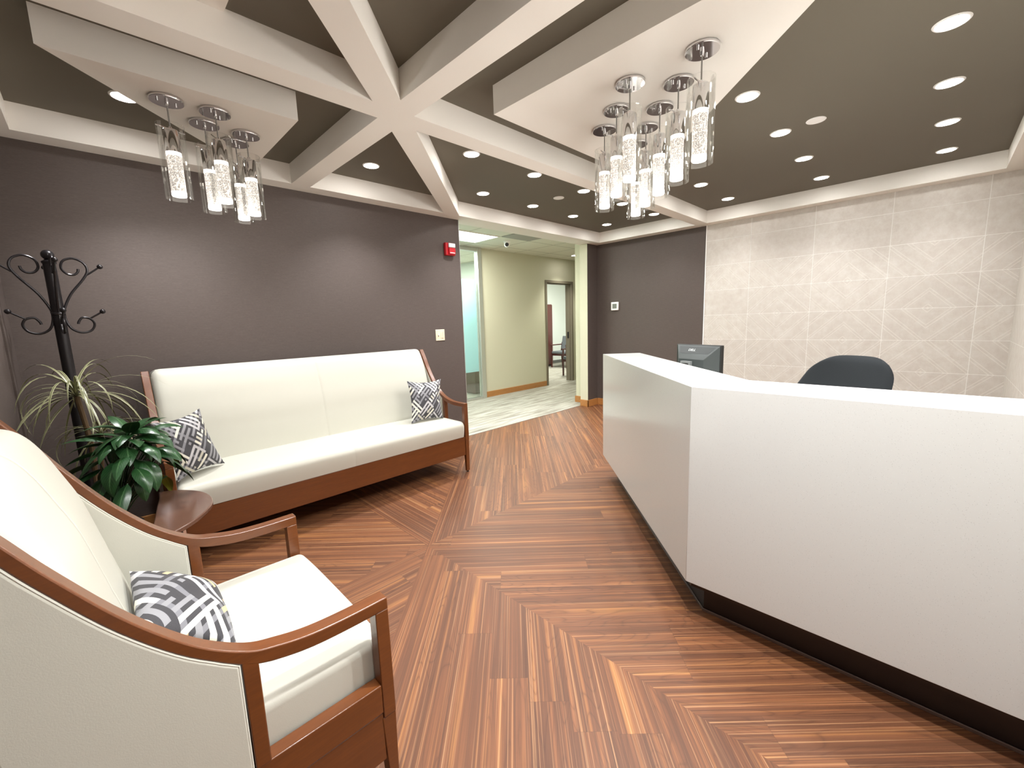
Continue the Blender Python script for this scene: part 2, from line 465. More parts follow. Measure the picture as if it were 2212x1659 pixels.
# ---------------------------------------------------------------- mesh helpers
class MB:
    def __init__(s):
        s.v = []; s.f = []; s.mi = []; s.mats = []; s.uv = {}
        s.smooth = False
    def _m(s, mat):
        if mat not in s.mats: s.mats.append(mat)
        return s.mats.index(mat)
    def face(s, pts, mat):
        b = len(s.v); s.v += [tuple(p) for p in pts]
        s.f.append(tuple(range(b, b + len(pts)))); s.mi.append(s._m(mat))
    def prism(s, poly, z0, z1, mat, T=None, side=None, sides=None, top=None):
        """poly: CCW 2-d outline; T maps (a, b, h) to a point"""
        T = T or (lambda a, b, h: (a, b, h))
        n = len(poly); b = len(s.v)
        s.v += [T(p[0], p[1], z0) for p in poly] + [T(p[0], p[1], z1) for p in poly]
        s.f.append(tuple(b + i for i in reversed(range(n)))); s.mi.append(s._m(mat))
        s.f.append(tuple(b + n + i for i in range(n))); s.mi.append(s._m(top or mat))
        for i in range(n):
            j = (i + 1) % n
            s.f.append((b + i, b + j, b + n + j, b + n + i))
            s.mi.append(s._m((sides or {}).get(i, side or mat)))
    def box(s, x0, x1, y0, y1, z0, z1, mat, sides=None, top=None):
        # side order: 0 = -y, 1 = +x, 2 = +y, 3 = -x
        s.prism([(x0, y0), (x1, y0), (x1, y1), (x0, y1)], z0, z1, mat, sides=sides, top=top)
    def lathe(s, prof, mat, c=(0, 0, 0), n=24):
        b = len(s.v); k = len(prof)
        for i in range(n):
            a = 2 * math.pi * i / n
            for r, z in prof:
                s.v.append((c[0] + r * math.cos(a), c[1] + r * math.sin(a), c[2] + z))
        for i in range(n):
            j = (i + 1) % n
            for q in range(k - 1):
                s.f.append((b + i * k + q, b + j * k + q, b + j * k + q + 1, b + i * k + q + 1)); s.mi.append(s._m(mat))
    def tube(s, pts, r, mat, n=8, caps=True):
        pts = [Vector(p) for p in pts]
        rs = r if isinstance(r, (list, tuple)) else [r] * len(pts)
        b = len(s.v); up = None
        for i, p in enumerate(pts):
            t = (pts[min(i + 1, len(pts) - 1)] - pts[max(i - 1, 0)]).normalized()
            if up is None:
                up = Vector((0, 0, 1)) if abs(t.z) < 0.9 else Vector((1, 0, 0))
            up = (up - t * up.dot(t)).normalized()
            sd = t.cross(up)
            for q in range(n):
                a = 2 * math.pi * q / n
                s.v.append(tuple(p + (up * math.cos(a) + sd * math.sin(a)) * rs[i]))
        for i in range(len(pts) - 1):
            for q in range(n):
                w = (q + 1) % n
                s.f.append((b + i * n + q, b + i * n + w, b + (i + 1) * n + w, b + (i + 1) * n + q)); s.mi.append(s._m(mat))
        if caps:
            s.f.append(tuple(b + q for q in range(n))); s.mi.append(s._m(mat))
            e = b + (len(pts) - 1) * n
            s.f.append(tuple(e + q for q in reversed(range(n)))); s.mi.append(s._m(mat))
    def grid(s, P, nu, nv, mat, uvs=True, close_v=False):
        b = len(s.v)
        for i in range(nu):
            for j in range(nv):
                s.v.append(tuple(P(i / (nu - 1), j / (nv - 1))))
        for i in range(nu - 1):
            for j in range(nv - 1):
                q = (b + i * nv + j, b + (i + 1) * nv + j, b + (i + 1) * nv + j + 1, b + i * nv + j + 1)
                if uvs:
                    s.uv[len(s.f)] = [(i / (nu - 1), j / (nv - 1)), ((i + 1) / (nu - 1), j / (nv - 1)),
                                      ((i + 1) / (nu - 1), (j + 1) / (nv - 1)), (i / (nu - 1), (j + 1) / (nv - 1))]
                s.f.append(q); s.mi.append(s._m(mat))
    def sphere(s, c, r, mat, n=12):
        prof = [(max(1e-4, r * math.sin(math.pi * k / n)), -r * math.cos(math.pi * k / n)) for k in range(n + 1)]
        s.lathe(prof, mat, c, n * 2)
    def build(s, name, parent=None, smooth=False, bevel=0.0, seg=2, weld=False, uvname='uv', angle=40):
        me = bpy.data.meshes.new(name)
        me.from_pydata(s.v, [], s.f)
        for mt in s.mats: me.materials.append(M[mt] if isinstance(mt, str) else mt)
        me.polygons.foreach_set('material_index', s.mi)
        if s.uv:
            lay = me.uv_layers.new(name=uvname)
            for fi, co in s.uv.items():
                p = me.polygons[fi]
                for li, c in zip(p.loop_indices, co): lay.data[li].uv = c
        bm = bmesh.new(); bm.from_mesh(me)
        if weld: bmesh.ops.remove_doubles(bm, verts=bm.verts, dist=0.0004)
        bmesh.ops.recalc_face_normals(bm, faces=bm.faces)
        bm.to_mesh(me); bm.free()
        if smooth:
            me.polygons.foreach_set('use_smooth', [True] * len(me.polygons))
            me.set_sharp_from_angle(angle=math.radians(angle))
        o = bpy.data.objects.new(name, me)
        COL.objects.link(o)
        if parent is not None: o.parent = parent
        if bevel > 0:
            md = o.modifiers.new('bevel', 'BEVEL'); md.width = bevel; md.segments = seg
            md.limit_method = 'ANGLE'; md.angle_limit = math.radians(35); md.harden_normals = False
            me.polygons.foreach_set('use_smooth', [True] * len(me.polygons))
            me.set_sharp_from_angle(angle=math.radians(40))
        return o

def thing(name, label, cat, loc=(0, 0, 0), rz=0.0, group=None):
    o = bpy.data.objects.new(name, None)
    o.empty_display_size = 0.1
    COL.objects.link(o); o.location = loc; o.rotation_euler = (0, 0, rz)
    o['label'] = label; o['category'] = cat
    if group: o['group'] = group
    return o
def tag(o, label, cat, group=None):
    o['label'] = label; o['category'] = cat
    if group: o['group'] = group
    return o
def struct(o):
    o['kind'] = 'structure'; return o
def copy_tree(o, parent=None):
    c = o.copy(); COL.objects.link(c)
    if parent is not None: c.parent = parent
    for ch in list(o.children): copy_tree(ch, c)
    return c
def bez(p, n):
    """Catmull-Rom through points"""
    P = [Vector(q) for q in p]; out = []
    for i in range(len(P) - 1):
        a, b, c, d = P[max(i - 1, 0)], P[i], P[i + 1], P[min(i + 2, len(P) - 1)]
        for k in range(n):
            t = k / n
            out.append(0.5 * ((2 * b) + (c - a) * t + (2 * a - 5 * b + 4 * c - d) * t * t + (3 * b - a - 3 * c + d) * t ** 3))
    out.append(P[-1]); return out

# ---------------------------------------------------------------- the room
XW, XT, YR, YL = -0.33, 5.66, -0.45, 3.79     # entrance wall, tiled wall, right wall, left wall
ZS, ZC, ZK = 2.48, 2.626, 2.652               # soffit, dark ceiling, corridor ceiling
SX, SY = 1.316, 2.168                         # centre of the star
FX, FY = 1.313, 2.125                         # centre of the floor star

def clip(poly, nx, ny, c):
    out = []
    for i in range(len(poly)):
        a, b = poly[i], poly[(i + 1) % len(poly)]
        da, db = nx * a[0] + ny * a[1] - c, nx * b[0] + ny * b[1] - c
        if da <= 0: out.append(a)
        if (da < 0 < db) or (db < 0 < da):
            t = da / (da - db); out.append((a[0] + (b[0] - a[0]) * t, a[1] + (b[1] - a[1]) * t))
    return out
mb = MB()
secs = [(0, 45, (1, 1)), (45, 90, (0, 1)), (90, 180, (1, -1)), (180, 225, (1, 0)), (225, 270, (1, 1)), (270, 360, (1, -1))]
for a0, a1, dr in secs:
    L = 9.0
    c0, s0, c1, s1 = [f(math.radians(a)) for a in (a0, a1) for f in (math.cos, math.sin)]
    am = math.radians((a0 + a1) / 2)
    poly = [(FX, FY), (FX + L * c0, FY + L * s0), (FX + 1.6 * L * math.cos(am), FY + 1.6 * L * math.sin(am)), (FX + L * c1, FY + L * s1)]
    for nx, ny, c in ((1, 0, XT), (-1, 0, -XW), (0, 1, 3.93), (0, -1, -YR)):
        poly = clip(poly, nx, ny, c)
    ln = math.hypot(*dr); dx, dy = dr[0] / ln, dr[1] / ln
    mb.uv[len(mb.f)] = [((p[0] - FX) * dx + (p[1] - FY) * dy + 20, -(p[0] - FX) * dy + (p[1] - FY) * dx + 20 * 0.147) for p in poly]
    mb.face([(p[0], p[1], 0) for p in poly], 'floor')
fo = struct(mb.build('floor', uvname='plank'))
mb = MB(); mb.box(XW - 0.3, 11.2, YR - 0.3, 9.0, -0.12, -0.004, 'soil'); struct(mb.build('floor_slab'))
mb = MB(); mb.box(2.6, 5.62, 3.93, 5.75, -0.003, 0.002, 'carpet'); mb.box(5.62, 11.2, 4.18, 5.75, -0.003, 0.002, 'carpet')
mb.box(2.6, 11.2, 5.75, 9.0, -0.003, 0.002, 'carpet'); struct(mb.build('floor_carpet'))

T = 0.14
mb = MB(); mb.box(XW - T, 2.985, YL, 3.93, 0, ZS, 'corr_wall', sides={0: 'wallpaper', 1: 'white_paint'}); struct(mb.build('wall_left'))
mb = MB(); mb.box(XW - T, XW, YR - T, YL, 0, 2.66, 'wallpaper'); struct(mb.build('wall_front'))
mb = MB(); mb.box(XW - T, XT + T, YR - T, YR, 0, 2.66, 'tile_x'); struct(mb.build('wall_right'))
mb = MB(); mb.box(XT, XT + T, YR, YL, 0, ZS, 'corr_wall', sides={3: 'wallpaper'}); struct(mb.build('wall_back'))
mb = MB(); mb.box(XT - 0.012, XT, YR, 2.15, 0, ZS, 'tile_y', sides={2: 'alu'}); struct(mb.build('wall_back_tile'))
# stub beside the opening and the corridor side of it
mb = MB(); mb.box(5.40, XT + T, YL, 3.93, 0, ZS, 'corr_wall', sides={0: 'wallpaper', 3: 'corr_wall'}); struct(mb.build('wall_stub'))
mb = MB(); mb.box(5.62, 11.2, 3.93, 4.18, 0, ZK, 'corr_wall'); struct(mb.build('wall_corridor_near'))

# ceiling: taupe field inside the soffit ring
mb = MB(); mb.box(XW - T, XT + T, YR - T, 3.93, ZC, 2.70, 'taupe'); struct(mb.build('ceiling'))
RX0, RX1, RY0, RY1 = -0.18, 5.50, -0.29, 3.64
mb = MB()
for x0, x1, y0, y1 in ((XW - T, XT + T, RY1, 3.93), (XW - T, XT + T, YR - T, RY0), (XW - T, RX0, RY0, RY1), (RX1, XT + T, RY0, RY1)):
    mb.box(x0, x1, y0, y1, ZS, 2.66, 'white_paint')
struct(mb.build('trim_1'))
# star of six beams, one outline
hw = 0.0705
arms = [(0, 'x'), (45, 'd'), (90, 'y'), (180, 'x'), (225, 'd'), (270, 'y')]
def edge(a, side):
    r = math.radians(a); d = (math.cos(r), math.sin(r)); n = (-d[1] * side, d[0] * side)
    return (SX + n[0] * hw, SY + n[1] * hw), d
def isect(p, d, q, e):
    k = d[0] * e[1] - d[1] * e[0]
    t = ((q[0] - p[0]) * e[1] - (q[1] - p[1]) * e[0]) / k
    return (p[0] + d[0] * t, p[1] + d[1] * t)
def hit(p, d):
    ts = []
    for nx, ny, c in ((1, 0, RX1), (-1, 0, -RX0), (0, 1, RY1), (0, -1, -RY0)):
        k = nx * d[0] + ny * d[1]
        if k > 1e-6: ts.append((c - nx * p[0] - ny * p[1]) / k)
    t = min(ts); return (p[0] + d[0] * t, p[1] + d[1] * t)
out = []
for i, (a, _) in enumerate(arms):
    p, d = edge(a, -1); out.append(hit(p, d))
    p2, d2 = edge(a, 1); out.append(hit(p2, d2))
    an = arms[(i + 1) % 6][0]
    q, e = edge(an, -1)
    out.append(isect(p2, d2, q, e))
mb = MB(); mb.prism(out, ZS, 2.64, 'white_paint'); struct(mb.build('trim_2'))
mb = MB(); mb.prism([(1.70, 1.80), (1.70, 0.10), (3.40, 1.80)], ZS + 0.0, 2.64, 'white_paint'); struct(mb.build('trim_3'))
mb = MB(); mb.prism([(0.94, 2.545), (0.94, 3.505), (-0.02, 2.545)], ZS, 2.64, 'white_paint'); struct(mb.build('trim_4'))
mb = MB(); mb.box(RX0, 0.53, RY0, 2.097, 2.612, 2.64, 'white_paint'); struct(mb.build('trim_5'))
# metal corner bead on the wall end and the tile edge strip
mb = MB(); mb.box(2.985, 2.991, YL - 0.004, YL + 0.012, 0, ZS, 'alu'); struct(mb.build('trim_6'))
mb = MB(); mb.box(XT - 0.018, XT, 2.146, 2.156, 0, ZS, 'white_plastic'); struct(mb.build('trim_7'))
mb = MB(); mb.box(2.991, 5.40, 3.924, 3.936, 0.0, 0.006, 'alu'); struct(mb.build('trim_8'))
# casing of the opening in the entrance wall
mb = MB()
mb.box(XW, XW + 0.02, 3.28, 3.36, 0, 2.2, 'wallpaper'); mb.box(XW, XW + 0.012, 2.35, 3.28, 0, 2.12, 'wallpaper'); mb.box(XW, XW + 0.02, 2.35, 3.36, 2.12, 2.2, 'wallpaper')
struct(mb.build('door_1'))

# corridor shell
YF = 5.76
mb = MB(); mb.box(2.2, 11.2, 3.93, YF, ZK, ZK + 0.05, 'acoustic'); struct(mb.build('ceiling_corridor'))
mb = MB(); mb.box(2.2, 2.34, 3.93, YF, 0, ZK, 'corr_wall'); struct(mb.build('wall_corridor_end'))
mb = MB(); mb.box(11.2, 11.34, 3.9, 9.0, 0, ZK, 'office_wall'); struct(mb.build('wall_office_side'))
mb = MB()
mb.box(4.995, 6.71, YF, YF + 0.13, 0, ZK, 'corr_wall', sides={2: 'office_wall'})
mb.box(6.71, 7.64, YF, YF + 0.13, 2.19, ZK, 'corr_wall', sides={2: 'office_wall'})
mb.box(7.64, 11.2, YF, YF + 0.13, 0, ZK, 'corr_wall', sides={2: 'office_wall'})
struct(mb.build('wall_corridor_far'))
mb = MB(); mb.box(2.2, 11.2, 8.62, 8.76, 0, ZK, 'office_wall'); struct(mb.build('wall_office_back'))
mb = MB(); mb.box(5.9, 6.0, YF + 0.13, 8.62, 0, ZK, 'office_wall'); struct(mb.build('wall_partition'))
mb = MB(); mb.box(2.2, 11.2, YF, 8.76, ZK, ZK + 0.05, 'acoustic'); struct(mb.build('ceiling_offices'))
# baseboards
mb = MB(); mb.box(4.995, 6.70, YF - 0.016, YF, 0, 0.105, 'oak'); mb.box(4.985, 4.995, YF - 0.016, YF + 0.02, 0, 0.105, 'oak'); struct(mb.build('baseboard_corridor', bevel=0.003))
mb = MB()
mb.box(5.385, 5.40, YL - 0.016, 3.93, 0, 0.105, 'oak'); mb.box(5.385, XT - 0.016, YL - 0.016, YL, 0, 0.105, 'oak')
mb.box(5.604, 5.62, 3.93, 4.196, 0, 0.105, 'oak'); mb.box(XT - 0.016, XT, 2.15, YL - 0.016, 0, 0.105, 'oak')
struct(mb.build('baseboard_back', bevel=0.003))
mb = MB(); mb.box(XW, 2.985, YL - 0.014, YL, 0, 0.105, 'oak'); struct(mb.build('baseboard_left', bevel=0.003))
mb = MB(); mb.box(6.0, 11.2, 8.605, 8.62, 0, 0.10, 'dark_base'); struct(mb.build('baseboard_office'))

# storefront window (glass office)
w1 = bpy.data.objects.new('window_1', None); COL.objects.link(w1); w1.location = (4.9, YF, 0); struct(w1)
def at(o, p): return (p[0] - o.location.x, p[1] - o.location.y, p[2] - o.location.z)
ox, oy = 4.9, YF
mb = MB()
mb.box(4.905 - ox, 4.995 - ox, -0.03, 0.06, 0, ZK, 'alu'); mb.box(2.34 - ox, 4.905 - ox, -0.02, 0.05, 2.59, ZK, 'alu')
mb.box(2.34 - ox, 4.905 - ox, -0.02, 0.05, 0, 0.035, 'alu')
mb.build('window_frame', w1, bevel=0.004)
mb = MB(); mb.box(2.34 - ox, 4.905 - ox, 0.01, 0.018, 0.035, 2.59, 'pane'); mb.build('glass_pane', w1)
mb = MB(); mb.box(2.34 - ox, 4.86 - ox, 0.004, 0.0095, 0.50, 2.11, 'frost'); mb.build('frosted_film', w1)

# door frame to the office
d2 = bpy.data.objects.new('door_2', None); COL.objects.link(d2); d2.location = (7.18, YF, 0); struct(d2)
mb = MB()
for x0, x1, z0, z1 in ((-0.47, -0.42, 0, 2.1399), (0.41, 0.46, 0, 2.1399), (-0.47, 0.46, 2.14, 2.19)):
    mb.box(x0, x1, -0.02, 0.15, z0, z1, 'frame_taupe')
for x0, x1, z0, z1 in ((-0.4199, -0.405, 0, 2.1249), (0.395, 0.4099, 0, 2.1249), (-0.4199, 0.4099, 2.125, 2.1399)):
    mb.box(x0, x1, 0.04, 0.15, z0, z1, 'frame_taupe')
mb.build('door_frame', d2, bevel=0.003)
mb = MB(); mb.box(0.385, 0.396, 0.06, 0.10, 0.96, 1.10, 'black_metal'); mb.build('strike_plate', d2)

# ---------------------------------------------------------------- lamps
def downlight():
    t = thing('downlight', 'x', 'ceiling light', group=None)
    mb = MB()
    mb.lathe([(0.054, 0.001), (0.056, -0.004), (0.062, -0.004), (0.066, 0.0), (0.066, 0.001)], 'white_plastic', n=32)
    mb.build('trim_ring', t, smooth=True)
    mb = MB(); mb.lathe([(0.0005, -0.0035), (0.035, -0.0035), (0.055, -0.002), (0.055, 0.0004), (0.0005, 0.0004)], 'lamp_disc', n=32)
    mb.build('lens', t)
    return t
dl0 = downlight()
spots = []
rows = [('nearest the sofa wall', 3.28, [5.13, 4.38, 3.645, 2.915]),
        ('between the sofa wall and the pendants', 2.595, [5.12, 4.375, 3.645, 2.915, 2.205]),
        ('behind the right pendants', 1.745, [5.145, 4.394]),
        ('just right of the right pendants', 0.90, [5.115, 4.375, 3.64, 2.905]),
        ('nearest the right side wall', 0.068, [5.10, 4.36, 3.635, 2.907])]
ordn = ['closest to tile wall', 'second from tile wall', 'third from tile wall', 'fourth from tile wall', 'fifth from tile wall']
for nm, y, xs in rows:
    for i, x in enumerate(xs):
        spots.append((x, y, 'round ceiling downlight, %s, row %s' % (ordn[i], nm)))
spots.append((1.741, 3.285, 'round downlight alone in the small triangular recess of the star'))
spots.append((0.283, 3.19, 'round downlight at the far left beside the five-pendant panel'))
added_unseen = {(0.30, 1.30): 1.3, (0.95, 0.62): 3.1, (0.30, 0.07): 0.4, (1.0, 0.07): 1.5, (1.6, 0.07): 3.0, (2.17, 0.07): 1.4}  # downlights added out of view to brighten the foreground, placement guessed
for x, y in added_unseen:
    spots.append((x, y, 'added unseen downlight brightening the entrance corner by the armchair'))
for i, (x, y, lab) in enumerate(spots):
    o = dl0 if i == 0 else copy_tree(dl0)
    o.location = (x, y, 2.612 if (x < 0.53 and y < 2.1) else ZC - 0.0005)
    o['label'] = lab; o['group'] = 'recessed ceiling downlights'
    ld = bpy.data.lights.new('spot', 'SPOT')
    ld.energy = DL_W * (added_unseen[(x, y)] if (x, y) in added_unseen else 0.44 if x > 5 else 2.2 if x < 0.29 and y > 3 else 1.5 if y > 3 else 0.62); ld.color = WARM; ld.shadow_soft_size = 0.035
    ld.spot_size = math.radians(104 if y > 3 else 114 if x > 5 else 132); ld.spot_blend = 0.8 if y > 3 else 1.0
    lo = bpy.data.objects.new('lamp_light', ld); COL.objects.link(lo)
    lo.parent = o; lo.location = (0, 0, -0.02)

def pendant():
    t = thing('pendant_light', 'x', 'pendant light')
    mb = MB(); mb.lathe([(0.0005, 0.0), (0.068, 0.0), (0.070, -0.003), (0.070, -0.011), (0.068, -0.014), (0.0005, -0.014)], 'chrome', n=40)
    mb.build('canopy', t, smooth=True)
    for sx in (-1, 1):
        mb = MB(); mb.lathe([(0.0003, -0.024), (0.005, -0.024), (0.005, -0.013), (0.0003, -0.013)], 'chrome', (sx * 0.04, 0, 0), 12)
        mb.build('canopy_screw', t, smooth=True)
    mb = MB(); mb.lathe([(0.0003, -0.033), (0.007, -0.031), (0.009, -0.014), (0.0003, -0.013)], 'chrome', n=12)
    mb.build('cord_nut', t, smooth=True)
    mb = MB(); mb.tube([(0, 0, -0.025), (0, 0, -0.14)], 0.0035, 'steel_wire', 8); mb.build('cord', t, smooth=True)
    mb = MB(); mb.lathe([(0.0005, -0.125), (0.007, -0.125), (0.009, -0.140), (0.030, -0.1405), (0.033, -0.146), (0.033, -0.245), (0.0005, -0.245)], 'chrome', n=32)
    mb.build('socket_cap', t, smooth=True)
    mb = MB(); mb.tube([(-0.062, 0, -0.136), (0.062, 0, -0.136)], 0.0028, 'chrome', 8); mb.build('cross_pin', t, smooth=True)
    mb = MB(); mb.lathe([(0.0575, -0.118), (0.0575, -0.462), (0.0545, -0.462), (0.0545, -0.118), (0.0575, -0.118)], 'glass', n=48)
    mb.build('glass_shade', t, smooth=True, angle=60)
    mb = MB(); mb.lathe([(0.0005, 0.0), (0.029, 0.0), (0.031, 0.003), (0.031, 0.200), (0.029, 0.203), (0.0005, 0.203)], 'crystal', n=32)
    o = mb.build('crystal_diffuser', t, smooth=True); o.location = (0, 0, -0.448)
    ld = bpy.data.lights.new('glow', 'POINT'); ld.energy = PEND_W; ld.color = (1.0, 0.97, 0.93); ld.shadow_soft_size = 0.012
    lo = bpy.data.objects.new('lamp_light', ld); COL.objects.link(lo); lo.parent = t; lo.location = (0, 0, -0.462)
    return t
PL = [((1.981, .799), 'nearest glass cylinder pendant, hanging alone at the right edge of the eight-pendant cluster'),
      ((2.155, .977), 'second glass pendant from the near end, right-hand diagonal of the eight-pendant cluster'),
      ((2.32, 1.152), 'middle glass pendant in the right-hand diagonal of the eight-pendant cluster'),
      ((2.483, 1.318), 'fourth glass pendant from the near end, right-hand diagonal of the eight-pendant cluster'),
      ((2.655, 1.475), 'farthest glass pendant of the eight-pendant cluster, its bottom seen lowest'),
      ((1.983, 1.139), 'glass pendant with the brightest canopy, near end of the cluster of eight'),
      ((2.164, 1.322), 'second glass pendant in the left-hand diagonal of the eight-pendant cluster'),
      ((2.32, 1.499), 'far-left glass pendant at the edge of the eight-pendant cluster'),
      ((.396, 2.723), 'leftmost glass pendant, hanging apart on the five-pendant ceiling panel over the sofa'),
      ((.591, 2.715), 'second highest canopy pendant of the five over the sofa, overlapping its neighbour'),
      ((.574, 2.897), 'glass pendant behind the second one of the five over the sofa'),
      ((.773, 2.906), 'rightmost glass pendant of the five hanging over the sofa'),
      ((.751, 3.056), 'lowest-looking glass pendant of the five over the sofa, nearest the grey wall')]
p0 = pendant()
for i, ((x, y), lab) in enumerate(PL):
    o = p0 if i == 0 else copy_tree(p0)
    o.location = (x, y, ZS); o.rotation_euler = (0, 0, rnd.uniform(-0.5, 0.9) + (0.0 if i < 8 else 0.8)); o['label'] = lab
    o['group'] = 'pendants under the right ceiling panel' if i < 8 else 'pendants under the left ceiling panel'
    if i >= 8:
        for c in o.children:
            if c.type == 'LIGHT':
                c.data = c.data.copy(); c.data.energy = PEND_W * 0.5

for (x, y), lab in (((3.596, .685), 'flat white round cover plate on the taupe ceiling, right of the pendants'), ((3.626, 2.898), 'flat white round cover plate on the taupe ceiling above the corridor opening')):
    mb = MB(); mb.lathe([(0.0005, 0.0), (0.055, 0.0), (0.057, -0.003), (0.054, -0.006), (0.0005, -0.006)], 'white_plastic', n=40)
    o = mb.build('ceiling_cover_plate', smooth=True); o.location = (x, y, ZC); tag(o, lab, 'cover plate')

# corridor and office fixtures
def troffer(x0, x1, y0, y1, lab, e=34):
    t = thing('ceiling_light_panel', lab, 'ceiling light', ((x0 + x1) / 2, (y0 + y1) / 2, ZK))
    a, b = (x1 - x0) / 2, (y1 - y0) / 2
    mb = MB()
    for q in ((-a, a, -b, -b + 0.02), (-a, a, b - 0.02, b), (-a, -a + 0.02, -b + .02, b - .02), (a - 0.02, a, -b + .02, b - .02)):
        mb.box(*q, -0.012, 0.0, 'white_plastic')
    mb.build('frame', t)
    mb = MB(); mb.box(-a + 0.02, a - 0.02, -b + 0.02, b - 0.02, -0.008, -0.001, 'troffer'); mb.build('diffuser', t)
    ld = bpy.data.lights.new('panel', 'AREA'); ld.shape = 'RECTANGLE'; ld.size = 2 * a - 0.1; ld.size_y = 2 * b - 0.1
    ld.energy = e; ld.color = (0.98, 1.0, 0.90)
    lo = bpy.data.objects.new('lamp_light', ld); COL.objects.link(lo); lo.parent = t; lo.location = (0, 0, -0.02)
    return t
troffer(3.35, 4.57, 4.80, 5.38, 'large white fluorescent panel in the corridor ceiling grid', 70)
troffer(3.6, 4.8, 6.7, 7.3, 'fluorescent panel seen through the top of the glass office window', 190)
troffer(8.3, 9.5, 6.6, 7.2, 'fluorescent panel in the office beyond the door', 110)
def corr_dl(x, y, lab, e=30):
    o = copy_tree(dl0); o.location = (x, y, ZK - 0.0005); o['label'] = lab
    if 'group' in o: del o['group']
    for c in o.children:
        if c.type == 'LIGHT':
            c.data = c.data.copy(); c.data.energy = e; c.data.color = (1.0, 1.0, 0.86)
corr_dl(7.12, 5.31, 'small round downlight in the corridor ceiling before the office door', 105)
mb = MB(); mb.box(4.61, 5.21, 4.22, 4.80, ZK - 0.008, ZK, 'perforated'); tag(mb.build('air_vent_grille', bevel=0.002), 'grey perforated return-air grille in the corridor ceiling', 'vent')
t = thing('security_camera', 'white dome security camera with black lens under the corridor ceiling', 'camera', (4.93, 5.02, ZK))
mb = MB(); mb.lathe([(0.0005, 0), (0.055, 0), (0.057, -0.01), (0.048, -0.035), (0.0005, -0.036)], 'white_plastic', n=32); mb.build('base', t, smooth=True)
mb = MB(); mb.sphere((0, 0, 0), 0.046, 'white_plastic', 14); e = mb.build('eyeball', t, smooth=True); e.location = (0, 0, -0.052)
v = (Vector((0, 0, CAM_Z)) - Vector((4.93, 5.02, ZK - 0.052))).normalized()
mb = MB(); mb.lathe([(0.0005, 0.052), (0.026, 0.051), (0.030, 0.046), (0.030, 0.030)], 'black_plastic', n=28); l = mb.build('lens', t, smooth=True)
l.location = (0, 0, -0.052); l.rotation_euler = v.to_track_quat('Z', 'Y').to_euler()

# ---------------------------------------------------------------- seating
PROF = [(0, .645), (.10, .645), (.19, .650), (.26, .664), (.32, .685), (.40, .735), (.487, .825), (.566, .940), (.615, 1.025), (.672, 1.118)]
prof = [(p.x, p.y) for p in bez([(a, b, 0) for a, b in PROF], 5)]
def offset(pr, d):
    o = []
    for i, p in enumerate(pr):
        a, b = pr[max(i - 1, 0)], pr[min(i + 1, len(pr) - 1)]
        tx, tz = b[0] - a[0], b[1] - a[1]; l = math.hypot(tx, tz)
        k = d if not callable(d) else d(p[0])
        o.append((p[0] + k * tz / l, p[1] - k * tx / l))
    return o
RAIL = lambda d: .034 - .012 * min(1, max(0, (d - .27) / .1))
def zprof(d, pr):
    for a, b in zip(pr, pr[1:]):
        if a[0] <= d <= b[0]: return a[1] + (b[1] - a[1]) * (d - a[0]) / (b[0] - a[0] + 1e-9)
    return pr[-1][1]
low = offset(prof, RAIL)
PROF_SOFA = (prof, low)
PA = [(d, z + .032 * min(1, max(0, (d - .33) / .2))) for d, z in PROF]
prof_a = [(p.x, p.y) for p in bez([(a, b, 0) for a, b in PA], 5)]
PROF_CHAIR = (prof_a, offset(prof_a, RAIL))
def YZ(w0, w1):
    return lambda a, b, h: (h, a, b)
